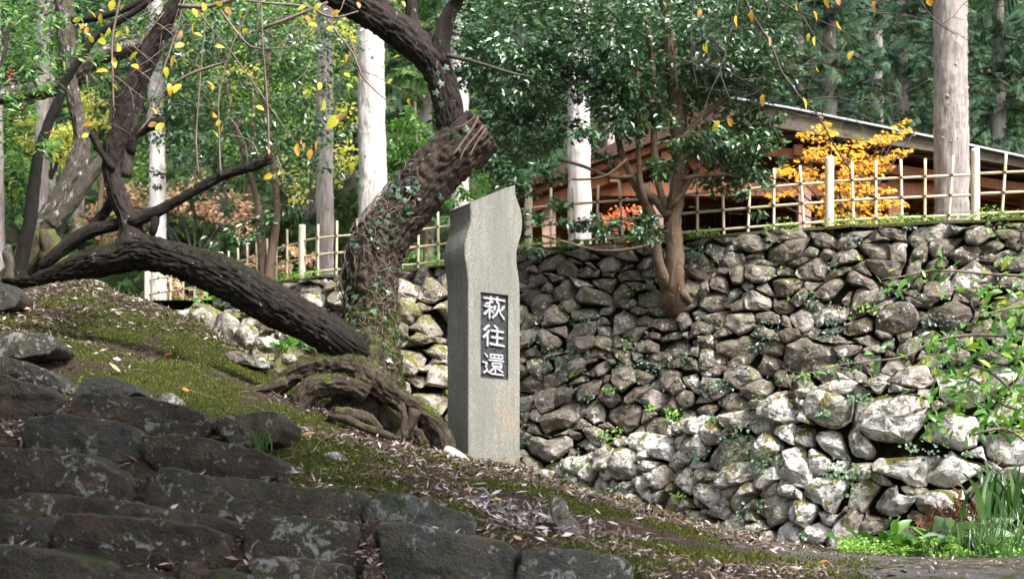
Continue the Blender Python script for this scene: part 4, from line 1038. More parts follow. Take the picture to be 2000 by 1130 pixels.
# overhanging right-hand twigs
tw = MB(); rt_tips = []
def cvt(pts, r): return [(1300 + x / 2.8257, y / 2.8257, r * (1 - 0.6 * i / len(pts))) for i, (x, y) in enumerate(pts)]
for pts, r in [([(300, -350), (420, -100), (440, 0), (500, 120), (560, 210), (610, 320), (640, 400), (700, 480), (760, 560), (820, 610), (870, 690), (930, 800), (1020, 940)], 3.2),
               ([(330, -350), (400, -80), (400, 0), (375, 120), (350, 200), (330, 300), (300, 380), (320, 460), (360, 560)], 2.6),
               ([(180, -350), (155, 0), (140, 150), (150, 350), (175, 480)], 1.8),
               ([(560, -300), (600, -40), (700, 50), (800, 90), (950, 160), (1040, 200)], 2.2),
               ([(560, -300), (690, -60), (740, 60), (820, 200), (900, 280), (980, 320)], 2.2),
               ([(900, -300), (1000, -60), (1100, 60), (1300, 80), (1480, 120)], 1.8),
               ([(1300, -300), (1380, -60), (1440, 60), (1520, 140), (1600, 190)], 2.0),
               ([(580, 10), (540, 130), (430, 160), (300, 130), (260, 60)], 1.4),
               ([(640, 400), (740, 360), (880, 350), (960, 300), (1000, 230)], 1.5),
               ([(760, 560), (860, 540), (960, 540), (1060, 560), (1180, 570)], 1.4),
               ([(300, 380), (200, 340), (150, 260)], 1.3), ([(350, 390), (420, 440), (540, 430)], 1.2),
               ([(650, 610), (760, 640), (860, 660), (960, 680), (1030, 640)], 1.2), ([(300, 400), (240, 520), (200, 640), (130, 720)], 1.2)]:
    rows = cvt(pts, r); px_twig(tw, rows, 6.7)
    for _ in range(5):
        i = rnd.integers(1, len(rows)); px, py, _r = rows[i]
        if py < -20: continue
        twigs(tw, P(px, py, 6.7), (rnd.normal(), rnd.normal() * 0.4, rnd.normal() * 0.8), rnd.uniform(0.12, 0.32), 0.002, 1, rnd, kink=0.6)
tw.obj('twigs', M['twig_bark'], cherry)['kind'] = 'stuff'

# shared leaf mesh: folded, curled oval leaf along +X
def leaf_mesh(name, L, Wd, fold=0.25, curl=0.25, n=6):
    V = []; Fs = []
    for i in range(n + 1):
        t = i / n; w = Wd * 0.5 * (math.sin(math.pi * min(1, t * 0.93 + 0.03)) ** 0.8) * (1 - 0.25 * t); z = -curl * L * t * t
        V += [(L * t, -w, z + fold * w), (L * t, 0, z), (L * t, w, z + fold * w)]
    for i in range(n):
        a = i * 3
        Fs += [(a, a + 3, a + 4, a + 1), (a + 1, a + 4, a + 5, a + 2)]
    return mesh_np(name, np.array(V), np.array(Fs))
LM = {'yellow': [leaf_mesh('yellow_leaf', 1.0, 0.72, 0.2, 0.2), leaf_mesh('yellow_leaf', 1.0, 0.6, 0.1, 0.5), leaf_mesh('yellow_leaf', 1.0, 0.8, 0.35, 0.1)]}
def put_leaf(mesh, mat, parent, loc, length, direction, rnd, name='leaf'):
    o = new_obj(name, mesh, mat, parent)
    d = Vector(direction).normalized()
    q = d.to_track_quat('X', 'Z')
    from mathutils import Quaternion
    o.rotation_mode = 'QUATERNION'; o.rotation_quaternion = q @ Quaternion((1, 0, 0), rnd.uniform(-1.5, 1.5))
    o.location = Vector(loc); o.scale = (length,) * 3
    return o
YL = [(178, 28, 22), (218, 10, 22), (240, 18, 16), (196, 35, 20), (150, 45, 18), (200, 75, 24), (215, 62, 18), (170, 60, 16), (160, 52, 14), (228, 68, 18), (250, 60, 16), (190, 80, 22), (203, 150, 26),
      (232, 95, 24), (222, 120, 22), (205, 90, 24), (258, 112, 24), (262, 135, 22), (225, 170, 16), (172, 250, 24), (168, 268, 16), (210, 256, 16), (375, 55, 26), (382, 25, 20), (400, 15, 22), (356, 68, 20), (372, 110, 26), (355, 95, 22),
      (340, 120, 28), (325, 140, 22), (332, 172, 24), (350, 175, 26), (385, 72, 18), (425, 98, 18), (410, 165, 16), (415, 170, 14), (448, 22, 20), (430, 12, 18), (460, 60, 18), (480, 65, 16), (468, 25, 18), (320, 208, 18), (302, 218, 20),
      (313, 250, 22), (296, 248, 18), (448, 200, 18), (422, 202, 16), (420, 230, 18), (425, 245, 20), (435, 250, 18), (421, 262, 18), (475, 240, 16), (508, 215, 18), (555, 268, 18), (632, 205, 28), (650, 240, 34), (666, 232, 20),
      (580, 290, 24), (595, 290, 22), (605, 300, 22), (618, 282, 22), (590, 280, 18), (520, 350, 20), (380, 360, 20), (525, 295, 14), (625, 168, 18), (645, 172, 16), (676, 150, 18), (699, 155, 16), (693, 85, 14), (677, 112, 16), (748, 132, 14), (765, 160, 14), (775, 115, 14), (692, 170, 14), (797, 198, 14),
      (660, 30, 20), (600, 40, 22), (612, 55, 20), (590, 20, 18), (575, 45, 14), (700, 10, 14), (770, 5, 16), (787, 8, 14), (620, 15, 20), (640, 60, 18)]
for px, py, L in YL:
    dr = (rnd.normal() * 0.8, -0.2 + rnd.normal() * 0.3, -0.7 + rnd.normal() * 0.4)
    put_leaf(LM['yellow'][rnd.integers(3)], M['yellow_leaf'], cherry, P(px - dr[0] * L * .4, py - L * 0.4, 7.75), L * 0.95 * PXM(7.75), dr, rnd)
for x, y, L in [(195, 75, 16), (395, 125, 26), (470, 85, 18), (225, 265, 20), (210, 262, 16), (570, 230, 20), (825, 235, 22), (790, 205, 14), (815, 95, 22), (720, 40, 18), (945, 140, 18), (913, 190, 16), (1035, 310, 20), (830, 378, 16), (537, 550, 20), (757, 570, 24), (295, 695, 20), (340, 680, 20), (1150, 28, 16), (1450, 15, 18), (880, 15, 18), (945, 10, 16)]:
    dr = (rnd.normal() * 0.3, -0.2, -1)
    put_leaf(LM['yellow'][rnd.integers(3)], M['yellow_leaf'], cherry, P(1300 + x / 2.8257, y / 2.8257 - L * .5, 6.65), L * 1.0 * PXM(6.65), dr, rnd)

# ivy on the trunk
ivy = empty('ivy_vine', P(760, 800, 8.0)); tag(ivy, 'thin ivy with small dark leaves climbing the gnarled trunk', 'ivy')
def ivyleaf():
    pts = [(0, 0), (-0.25, -0.42), (0.1, -0.36), (0.35, -0.5), (0.45, -0.18), (1, 0), (0.45, 0.18), (0.35, 0.5), (0.1, 0.36), (-0.25, 0.42)]
    V = [(x, y, -0.15 * abs(y)) for x, y in pts] + [(0.2, 0, 0.05)]
    n = len(pts)
    return mesh_np('ivy_leaf', np.array(V, float), np.array([(i, (i + 1) % n, n) for i in range(n)]))
IV = ivyleaf()
TRP = pxpath([(725, 770, 64), (718, 700, 60), (721, 640, 53), (722, 590, 50), (722, 530, 53), (735, 482, 53), (766, 436, 49), (812, 380, 49), (860, 322, 49), (905, 284, 48)], D0)
TC = catmull(TRP, 0.03)
def on_trunk(t, a, off=0.012, C=TC):
    i = min(len(C) - 2, max(0, int(t * (len(C) - 1)))); c = C[i, :3]; T_ = unit(C[i + 1, :3] - c); N_ = unit(np.cross(T_, np.array([0, 1.0, 0]))); F_ = np.array([0, -1.0, 0]); F_ = unit(F_ - (F_ @ T_) * T_)
    nn = N_ * math.sin(a) + F_ * math.cos(a)
    return c + nn * (C[i, 3] + off), nn
vm = MB()
for k in range(46):
    t = rnd.uniform(0, 0.6); a = rnd.uniform(-1.3, 1.3); pts = []
    for j in range(rnd.integers(8, 26)):
        p_, _ = on_trunk(t, a, 0.014 + 0.01 * math.sin(j * 1.7 + k)); pts.append(list(p_) + [rnd.uniform(0.0015, 0.0035)])
        t = min(0.97, t + rnd.uniform(0.004, 0.022)); a = max(-1.5, min(1.5, a + rnd.normal() * 0.16))
    vm.add(*tube(np.array(pts), 5, 0.02))
for rows in [[(883, 306, 2), (898, 285, 2.6), (915, 262, 2.6), (930, 238, 2.4), (934, 228, 2)], [(898, 316, 2), (905, 295, 2.4), (925, 270, 2.6), (945, 245, 2.4)], [(915, 310, 2), (930, 280, 2.2), (950, 250, 2)],
             [(885, 250, 1.4), (905, 245, 1.6), (925, 230, 1.6), (926, 224, 1.2)]]:
    px_twig(vm, rows, 7.93)
vm.obj('vine_stems', M['vine'], ivy)['kind'] = 'stuff'
for k in range(150):
    t = min(0.98, abs(rnd.normal(0.45, 0.3))); a = rnd.uniform(-1.4, 1.4)
    if rnd.uniform() < 0.4: t, a = rnd.uniform(0.5, 0.8), rnd.uniform(-0.4, 0.9)
    p_, nn = on_trunk(t, a, 0.02)
    o = new_obj('leaf', IV, M['ivy'], ivy); L = rnd.uniform(7, 15) * PXM(8)
    q_ = (Vector(nn) + Vector(rnd.normal(0, 0.3, 3))).normalized().to_track_quat('Z', 'X')
    from mathutils import Quaternion
    o.rotation_mode = 'QUATERNION'; o.rotation_quaternion = q_ @ Quaternion((0, 0, 1), rnd.uniform(-2.6, -0.6)); o.location = p_; o.scale = (L,) * 3
for px, py in [(852, 141), (863, 160), (850, 178), (862, 200), (868, 130), (908, 250), (888, 264)]:
    o = new_obj('leaf', IV, M['ivy'], ivy); L = 15 * PXM(8)
    o.rotation_euler = (R(80 + rnd.uniform(-15, 15)), R(rnd.uniform(20, 110)), R(rnd.uniform(-30, 30))); o.location = P(px, py, 7.98 - 0.03); o.scale = (L,) * 3

# second old tree, lichened, far left
lich = empty('lichened_tree', P(60, 540, 10.6)); tag(lich, 'grey lichen covered tree at the far left on the crest of the bank', 'tree')
branch('trunk', [(45, 540, 36), (68, 500, 31), (88, 455, 27), (108, 415, 24), (128, 378, 22), (150, 330, 19), (160, 275, 15), (150, 220, 13), (136, 150, 13), (130, 70, 15), (125, 0, 17), (118, -60, 15)], 10.6, M['lichen_bark'], lich, sides=60, step=0.02, amp=0.01, ridge=0.02, lump=0.14, seed=41)
branch('stem', [(100, 440, 17), (140, 395, 14), (172, 350, 12), (200, 312, 10), (232, 272, 8)], 10.4, M['lichen_bark'], lich, sides=30, amp=0.006, ridge=0.008, seed=42)
branch('branch', [(-20, 190, 15), (40, 182, 15), (90, 176, 15), (125, 168, 14), (152, 145, 13), (190, 115, 14), (240, 98, 14), (285, 88, 12), (320, 70, 8), (345, 60, 5)], 10.7, M['lichen_bark'], lich, sides=36, step=0.03, amp=0.01, ridge=0.012, lump=0.2, seed=43)
branch('branch', [(140, 40, 7), (190, 34, 7), (240, 20, 6), (290, -5, 6)], 10.4, M['dark_bark'], lich, sides=20, amp=0.004, seed=44)
mos = bark_mat('mossy_base_bark', (0.04, 0.03, 0.02), (0.14, 0.10, 0.07), moss=1.3)
branch('root', [(75, 455, 18), (60, 490, 24), (40, 530, 26), (0, 575, 26), (-50, 620, 20)], 10.3, mos, lich, sides=36, amp=0.015, lump=0.3, seed=45)
branch('root', [(85, 455, 18), (98, 490, 22), (110, 530, 24), (125, 590, 24)], 10.3, mos, lich, sides=30, amp=0.015, lump=0.3, seed=46)
thin = empty('thin_leaning_tree', P(48, 500, 11.2)); tag(thin, 'slender dark tree leaning right between the lichened trunk and the left edge', 'tree')
branch('trunk', [(30, 575, 17), (42, 510, 14), (60, 420, 12), (67, 354, 11), (76, 300, 10), (95, 240, 9), (117, 191, 8), (130, 155, 7.5), (160, 110, 7), (188, 70, 6.5), (226, 46, 6), (270, 18, 5), (315, -15, 4)], 9.7, M['dark_bark'], thin, sides=28, step=0.03, amp=0.005, ridge=0.008, seed=47)
stub = empty('broken_stump', P(16, 545, 9)); tag(stub, 'small broken grey stump standing on the bank crest at the left edge', 'stump')
branch('trunk', [(16, 556, 12), (18, 520, 9), (14, 495, 9), (18, 478, 3)], 9.2, M['lichen_bark'], stub, sides=20, amp=0.01, lump=0.3, seed=48)
# yellow / camellia twigs in upper left on the lichened tree: nandina-like shrub
nan = empty('berry_shrub', P(-80, 560, 8.6)); tag(nan, 'green shrub with narrow leaflets and red berries in the top left corner', 'shrub')
branch('stem', [(-60, 700, 6), (-40, 500, 5), (-20, 300, 4.5), (0, 150, 4), (20, 40, 3)], 9.3, M['twig_bark'], nan, sides=8)
st = MB(); lc = []; 
for k in range(42):
    px, py = rnd.uniform(-30, 125), rnd.choice([rnd.uniform(10, 180), rnd.uniform(180, 290)], p=[0.7, 0.3])
    if px > 90 and py > 120: px -= 60
    s0 = P(px, py, 9.2 + rnd.normal() * 0.15); tips = twigs(st, s0, (rnd.normal(), 0.2 * rnd.normal(), 0.2), 0.22, 0.0016, 1, rnd, droop=0.08, nsub=4)
    for tpt, td in tips:
        for _ in range(4): lc.append((tpt + rnd.normal(0, 0.025, 3), td + rnd.normal(0, 0.5, 3) + np.array([0, 0, -0.4])))
for s_ in [(-30, 60, 60, 90), (-40, 150, 60, 160), (-40, 240, 60, 230)]: px_twig(st, [(s_[0], s_[1], 2), (s_[2], s_[3], 1.5)], 9.2)
st.obj('twigs', M['twig_bark'], nan)['kind'] = 'stuff'
c = np.array([a for a, b in lc]); t_ = np.array([b for a, b in lc]); n = len(c)
V, Ft = leaf_batch(c, unit(rnd.normal(0, 0.5, (n, 3)) + np.array([0.2, -0.6, 0.8])), t_, rnd.uniform(0.045, 0.085, n), rnd.uniform(0.016, 0.026, n), 0.2, 'oval')
new_obj('leaflets', mesh_np('leaflets', V, Ft), M['green_leaf'], nan)['kind'] = 'stuff'
s = NT('berry'); M['berry'] = s.fin((0.6, 0.02, 0.02), 0.3)
for px, py in [(15, 142), (18, 152), (27, 139), (20, 163), (43, 212), (22, 146), (99, 258)]:
    V, Fs = tube(np.array([list(P(px, py + 2, 9.0)) + [0.004], list(P(px, py, 9.0)) + [0.008], list(P(px, py - 2.4, 9.0)) + [0.004]]), 10, 1, smooth_path=False)
    new_obj('berry', mesh_np('berry', V, Fs), M['berry'], nan)

# ---------------------------------------------------------------- bamboo fence
fence = empty('bamboo_fence', P(1300, 470, 17.3)); tag(fence, 'lattice bamboo fence tied with black cord along the top of the high wall', 'fence')
def cyl(mb, a, b, r, sides=8, nodes=0, taper=1.0):
    a = np.array(a, float); b = np.array(b, float); L = np.linalg.norm(b - a); n = max(2, int(L / 0.12)) if nodes else 2
    ts = []; rs = []
    for i in range(n):
        t = i / (n - 1); ts.append(t); rs.append(r * (1 - (1 - taper) * t))
        if nodes and 0 < i < n - 1 and i % 3 == 0:
            rs[-1] = r * 1.18; ts[-1] = t; ts.insert(-1, t - 0.012 / L * 1.0); rs.insert(-1, r); ts.append(t + 0.012 / L); rs.append(r)
    rows = np.array([list(a + (b - a) * t) + [q] for t, q in zip(ts, rs)])
    V, Fs = tube(rows, sides, 1.0, smooth_path=False, cap='flat'); mb.add(V, Fs)
posts = sorted([288, 430, 590, 735, 1032, 1322, 1620, 1905, 2190])
post_t = [fence_curve.arc_of_px(p_) for p_ in posts]
def fpt(t, z, off=0.0):
    p_, tn_ = fence_curve.at(np.array([t])); return np.array([p_[0, 0] + tn_[0, 1] * off, p_[0, 1] - tn_[0, 0] * off, z])
fr = np.random.default_rng(77)
for k, t in enumerate(post_t):
    m_ = MB(); h = 0.87 if posts[k] > 1000 else 0.80
    a = fpt(t, TZ - 0.15, 0); b = fpt(t, TZ + h, 0)
    V, Fs = tube(np.array([list(a) + [0.056], list((a + b) / 2) + [0.055], list(b - np.array([0, 0, 0.01])) + [0.053], list(b) + [0.045]]), 14, 0.15, lump=0.04, seed=k, cap='flat')
    new_obj('post', mesh_np('post', V, Fs), M['post_wood'], fence)
RZ = [0.09, 0.335, 0.58]
lean = {}
for k in range(len(post_t) - 1):
    t0, t1 = post_t[k], post_t[k + 1]; nb = max(2, round((t1 - t0) / 0.315))
    dz = fr.normal(0, 0.008, 2)
    for z in RZ:
        m_ = MB(); nseg = 5
        pts = [fpt(t0 + (t1 - t0) * i / nseg, TZ + z + dz[0] * (1 - i / nseg) + dz[1] * i / nseg, 0.0) for i in range(nseg + 1)]
        pts[0] = pts[0] + (pts[1] - pts[0]) * 0.05; 
        V, Fs = tube(np.array([list(q_) + [0.0175 + 0.001 * math.sin(i * 2.0)] for i, q_ in enumerate(pts)]), 8, 0.2)
        new_obj('rail', mesh_np('rail', V, Fs), M['bamboo'], fence)
    for i in range(1, nb):
        t = t0 + (t1 - t0) * i / nb + fr.normal(0, 0.012); ln = fr.normal(0, 0.018) if fr.uniform() < 0.8 else fr.choice([-0.06, 0.06])
        top = TZ + 0.80 + fr.normal(0, 0.02)
        m_ = MB(); a = fpt(t + ln * .5, TZ - 0.1, 0.031); b = fpt(t - ln * .5, top, 0.031)
        cyl(m_, a, b, 0.0175, 8, nodes=1); m_.obj('upright', M['bamboo'], fence)
        for z in RZ:
            f = (z + 0.1) / 0.9; c = fpt(t + ln * .5 - ln * f, TZ + z, 0.016)
            q_ = MB(); tnv = unit(fpt(t + 0.05, 0, 0) - fpt(t - 0.05, 0, 0)); up = np.array([0, 0, 1.0]); nv = np.array([tnv[1], -tnv[0], 0])
            for sgn in (1, -1):
                dv = unit(tnv + up * sgn) * 0.026; u2 = nv * 0.036
                ring_ = [c + dv + u2 * 0.7, c + dv * 0.3 + u2, c - dv * 0.3 + u2, c - dv + u2 * 0.7]
                q_.add(*tube(np.array([list(x) + [0.006] for x in ring_]), 5, 1.0, smooth_path=False))
            q_.obj('cord_tie', M['cord'], fence)

# ---------------------------------------------------------------- pavilion
pav = empty('timber_pavilion', P(1500, 440, 21)); tag(pav, 'open timber pavilion with thick bark roof edge behind the bamboo fence', 'building')
PY0, PY1 = 20.5, 25.0
def bx(a, b, w, h, mat, name='beam', parent=pav, up=(0, 0, 1)):
    a = np.array(a, float); b = np.array(b, float); d = unit(b - a); u = np.array(up, float)
    s_ = unit(np.cross(d, u)); u = np.cross(s_, d)
    V = [p_ + s_ * sx * w / 2 + u * sz * h / 2 for p_ in (a, b) for sx, sz in ((-1, -1), (1, -1), (1, 1), (-1, 1))]
    return new_obj(name, mesh_np(name, np.array(V), np.array([(0, 1, 2, 3), (7, 6, 5, 4), (0, 4, 5, 1), (1, 5, 6, 2), (2, 6, 7, 3), (3, 7, 4, 0)]), smooth=False), mat, parent)
def roofpt(px, y, side):   # underside line of the gable at distance y from front line
    if side == 'R': x0, z0, x1, z1 = *P(1400, 218, PY0)[[0, 2]], *P(2140, 368, PY0)[[0, 2]]
    else: x0, z0, x1, z1 = *P(1400, 218, PY0)[[0, 2]], *P(1000, 405, PY0)[[0, 2]]
    X = (px - 1000) / F * PY0; f = (X - x0) / (x1 - x0)
    return np.array([X, y, z0 + (z1 - z0) * f])
# roof slopes (solid slabs) : right one with its thick tapering bark verge
def slab(pts_front, y0, y1, mat, name):
    n = len(pts_front); V = [(x, y0, z) for x, z in pts_front] + [(x, y1, z) for x, z in pts_front]
    Fs = [np.array([(i, (i + 1) % n, n + (i + 1) % n, n + i) for i in range(n)])]
    V = np.array(V, float)
    me = bpy.data.meshes.new(name)
    me.from_pydata([tuple(v) for v in V], [], [tuple(int(q) for q in f) for f in Fs[0]] + [tuple(range(n))[::-1], tuple(range(n, 2 * n))])
    me.update()
    return new_obj(name, me, mat, pav)
xz = lambda px, py: tuple(P(px, py, PY0)[[0, 2]])
slab([xz(1400, 203), xz(1530, 225), xz(1820, 284), xz(2000, 323), xz(2140, 353), xz(2140, 362), xz(2000, 338), xz(1820, 306), xz(1530, 262), xz(1400, 240)], PY0 - 0.25, PY1, M['bark_roof'], 'roof')
slab([xz(1402, 199), xz(1530, 221), xz(1820, 280), xz(2140, 349), xz(2140, 352.5), xz(1820, 283.5), xz(1530, 224.5), xz(1402, 202.5)], PY0 - 0.33, PY1, M['roof_metal'], 'roof_edge')
slab([xz(1400, 242), xz(1530, 264), xz(1820, 308), xz(2140, 364), xz(2140, 370), xz(1820, 316), xz(1530, 272), xz(1400, 252)], PY0 - 0.1, PY1, M['dark_timber'], 'soffit')
slab([xz(1398, 203), xz(1000, 372), xz(1000, 385), xz(1398, 240)], PY0 - 0.25, PY1, M['dark_timber'], 'roof')
slab([xz(1398, 242), xz(1000, 387), xz(1000, 398), xz(1398, 255)], PY0 - 0.1, PY1, M['timber'], 'soffit')
# rafters + purlins
for k, y in enumerate(np.arange(PY0 + 0.35, PY1, 0.62)):
    a = P(1395, 262, PY0); b = P(1010, 405, PY0); a[1] = y; b[1] = y; bx(a, b, 0.09, 0.12, M['timber'], 'rafter')
    a = P(1405, 262, PY0); b = P(2130, 376, PY0); a[1] = y; b[1] = y; bx(a, b, 0.09, 0.12, M['timber'], 'rafter')
for px, py in [(1200, 345), (1300, 305), (1400, 275), (1560, 292), (1700, 312), (1850, 335)]:
    a = P(px, py, PY0); b = a.copy(); b[1] = PY1; bx(a, b, 0.14, 0.16, M['timber'], 'purlin')
a = P(1395, 272, PY0 + .12); b = P(1030, 408, PY0 + .12); bx(a, b, 0.1, 0.16, M['timber'], 'beam')
a = P(1405, 282, PY0 + .12); b = P(2100, 384, PY0 + .12); bx(a, b, 0.1, 0.15, M['timber'], 'beam')
for y_, c_ in ((PY0 + 0.3, 0), (PY1 - 0.3, 1)):
    a = P(1060, 372, 20.8); b = P(2120, 392, 20.8); a[1] = b[1] = y_; b[2] = a[2]
    bx(a, b, 0.15, 0.2, M['timber'], 'tie_beam')
for px, w, mt in [(1072, 26, 'pillar_wood'), (1285, 20, 'pillar_wood'), (1570, 24, 'pillar_wood'), (1745, 24, 'timber'), (2010, 22, 'timber')]:
    X = (px - 1000) / F * 20.8; zt = P(1000, 385, 20.8)[2]
    ztop_ = min(P(1400, 262, PY0)[2], float(np.interp(px, [1000, 1400, 2140], [P(0, 405, PY0)[2], P(0, 262, PY0)[2], P(0, 372, PY0)[2]])))
    bx((X, PY0 + 0.32, TZ - 0.15), (X, PY0 + 0.32, ztop_), w * PXM(20.8), w * PXM(20.8), M[mt], 'pillar', up=(0, 1, 0))
    bx((X + 0.3, PY1 - 0.3, TZ - 0.15), (X + 0.3, PY1 - 0.3, ztop_), 0.18, 0.18, M['timber'], 'pillar', up=(0, 1, 0))
for a, b in [((1150, 400), (1280, 312)), ((1420, 330), (1300, 385)), ((1500, 350), (1570, 300)), ((1640, 352), (1570, 302)), ((1330, 300), (1380, 345))]:
    bx(P(a[0], a[1], 21.0), P(b[0], b[1], 21.0), 0.10, 0.14, M['timber'], 'brace')
# back wall of vertical boards
for i in range(34):
    X = 0.3 + i * 0.28; pxx = 1000 + X / PY0 * F
    zt = float(np.interp(pxx, [1000, 1400, 2140], [P(0, 405, PY0)[2], P(0, 262, PY0)[2], P(0, 372, PY0)[2]]))
    bx((X, PY1 - 0.05, TZ - 0.2), (X, PY1 - 0.05, zt), 0.27, 0.04, M['dark_timber'], 'board', up=(0, 1, 0))
# floor deck + bench inside
bx((0.3, 22.8, TZ + 0.12), (9.6, 22.8, TZ + 0.12), 4.0, 0.14, M['dark_timber'], 'deck')
bx((0.6, 24.3, TZ + 0.55), (9.3, 24.3, TZ + 0.55), 0.5, 0.08, M['timber'], 'bench')

# ---------------------------------------------------------------- foliage generators
def crown_leaves(blobs, L, mat, parent, seed, density=1.0, depth=0.9, shape='diamond', flat=0.45, name='crown', sub=16, wl=0.5, up=0.8, droop=-0.25):
    """blobs: (px,py,r_px,d). leaves gather in small sprays through each blob's volume"""
    r_ = np.random.default_rng(seed); C = []; Tn = []; Nn = []
    for px, py, rp, d in blobs:
        c = P(px, py, d); r = rp * PXM(d)
        n = int(density * (r / L) ** 2 * 22)
        ns = max(4, int(sub * (r / 0.5) ** 1.6))
        sc = r_.normal(0, 1, (ns, 3)); sc = unit(sc) * (r_.uniform(0.15, 1, (ns, 1)) ** 0.45) * r * np.array([1, depth, 1])
        which = r_.integers(0, ns, n); sr = r * 0.30
        off = r_.normal(0, 1, (n, 3)) * sr * np.array([0.75, 0.75, flat])
        C.append(c + sc[which] + off)
        outw = unit(sc[which] + off * 1.2)
        Tn.append(outw + r_.normal(0, 0.6, (n, 3)) + np.array([0, 0, droop]))
        Nn.append(unit(r_.normal(0, 0.45, (n, 3)) + np.array([0, -0.15, up]) + outw * 0.35))
    C = np.concatenate(C); Tn = np.concatenate(Tn); Nn = np.concatenate(Nn); n = len(C)
    V, Ft = leaf_batch(C, Nn, Tn, L * r_.uniform(0.7, 1.25, n), L * wl * r_.uniform(0.8, 1.2, n), 0.18, shape)
    o = new_obj(name, mesh_np(name, V, Ft, smooth=False), mat, parent); o['kind'] = 'stuff'
    return o
def conifer_sprays(items, mat, parent, seed, size=0.32, name='crown'):
    """items: array (n,4) x,y,z,scale; each a drooping fan of thin leaflets"""
    r_ = np.random.default_rng(seed); it = np.asarray(items); n = len(it); k = 13
    d = unit(r_.normal(0, 1, (n, 3)) * np.array([1, 0.6, 0.25]) + np.array([0, -0.5, -0.45]))
    nrm = unit(r_.normal(0, 0.35, (n, 3)) + np.array([0, -0.4, 1])); nrm = unit(nrm - (nrm * d).sum(1)[:, None] * d); sd_ = np.cross(nrm, d)
    V = []; sz = it[:, 3:4] * size
    for j in range(k):
        t = (j // 2) / (k // 2); sgn = -1 if j % 2 else 1
        b = it[:, :3] + d * sz * t * 0.9 - nrm * sz * 0.25 * t * t
        L = sz * (0.66 * (1 - t * 0.72)) * r_.uniform(0.7, 1.2, (n, 1))
        dirn = unit(d * 0.75 + sd_ * sgn * 0.75) if j < k - 1 else d
        e = b + dirn * L - nrm * L * 0.3; w = np.cross(nrm, dirn) * sz * 0.05
        V.append(np.stack([b - w * 0.6, b + w * 0.6, e * 0.6 + b * 0.4 + w, e, e * 0.6 + b * 0.4 - w], 1))
    V = np.stack(V, 1).reshape(-1, 3); m = n * k
    Ft = (np.arange(m)[:, None, None] * 5 + np.array([[0, 1, 2], [0, 2, 4], [4, 2, 3]])[None]).reshape(-1, 3)
    o = new_obj(name, mesh_np(name, V, Ft, smooth=False), mat, parent); o['kind'] = 'stuff'
    return o

# ---------------------------------------------------------------- cedar and cypress trunks
def tall_trunk(root, px, rp, d, basez, mat, seed, knots=4, lean=0.0, topz=16.0):
    x = (px - 1000) / F * d; r = rp * PXM(d)
    pts = [[x, d, basez - 0.3, r * 1.25], [x, d, basez + 0.25, r * 1.07], [x + lean * 0.3, d, basez + 1.5, r], [x + lean, d, (basez + topz) / 2, r * 0.88], [x + lean * 2, d, topz, r * 0.55]]
    V, Fs = tube(np.array(pts), 44, 0.06, amp=0.010, ridge=0.03 * r / 0.2, lump=0.05, seed=seed)
    new_obj('trunk', mesh_np('trunk', V, Fs), mat, root)
    kr = np.random.default_rng(seed)
    for k in range(knots):
        z = basez + kr.uniform(0.8, 4.0); a = kr.uniform(-1.3, 1.3)
        c = np.array([x + lean * 0.4 + math.sin(a) * r * 0.93, d - math.cos(a) * r * 0.93, z]); nn = np.array([math.sin(a), -math.cos(a), -0.15])
        V, Fs = tube(np.array([list(c - nn * 0.04) + [r * 0.2], list(c + nn * 0.0) + [r * 0.13], list(c + nn * 0.02) + [r * 0.07]]), 10, 0.02, amp=0.004, lump=0.2, seed=k)
        new_obj('knot', mesh_np('knot', V, Fs), M['cedar_bark'], root)
def trunk_crown(root, px, d, z0, seed, n=260):
    r_ = np.random.default_rng(seed); x = (px - 1000) / F * d
    z = r_.uniform(z0, z0 + 6, n); rad = (1 - (z - z0) / 8) * 1.5 * np.sqrt(r_.uniform(0.05, 1, n)); a = r_.uniform(0, 6.28, n)
    conifer_sprays(np.stack([x + rad * np.cos(a), d + rad * np.sin(a), z, np.full(n, 1.6)], -1), M['cedar_leaf'], root, seed, 0.4)
CED = [
 (730, 27, 20.6, 3.8, 'sunlit_cedar_bark', 6, 'white sunlit cedar trunk between the bent stem and the yellow leaves'),
 (1133, 22, 19.3, 3.8, 'sunlit_cedar_bark', 3, 'white cedar trunk half hidden by the camellia in front of the pavilion'),
 (900, 18, 21.2, 3.8, 'sunlit_cedar_bark', 2, 'narrow white trunk seen behind the bend of the old tree'),
 (1860, 32, 17.6, 3.8, 'cedar_bark', 9, 'thick shaggy grey cedar trunk behind the bamboo fence at right'),
 (312, 16, 23.8, 3.2, 'sunlit_cedar_bark', 3, 'pale trunk beside the left end of the bamboo fence'),
 (634, 17, 21.9, 3.8, 'cedar_bark', 3, 'grey trunk behind the fence left of the widest white one'),
 (74, 14, 26, 4.0, 'cedar_bark', 2, 'grey straight trunk behind the slender leaning tree'),
 (4, 9, 26, 4.0, 'cedar_bark', 1, 'straight grey trunk cut by the left edge of the picture'),
 (100, 8, 31, 6.0, 'cedar_bark', 1, 'thin distant trunk just left of the lichened tree'),
 (1190, 10, 28, 5.0, 'cedar_bark', 1, 'thin distant trunk above the pavilion roof behind the camellia'),
 (1715, 12, 34, 8.0, 'cedar_bark', 1, 'dim grey trunk deep in the dark cypress wood at right'),
]
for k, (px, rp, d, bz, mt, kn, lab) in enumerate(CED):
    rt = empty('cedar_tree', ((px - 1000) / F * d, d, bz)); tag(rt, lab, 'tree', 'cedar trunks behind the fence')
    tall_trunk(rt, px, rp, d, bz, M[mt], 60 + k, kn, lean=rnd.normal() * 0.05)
    trunk_crown(rt, px, d, 13.0, 60 + k, 120)

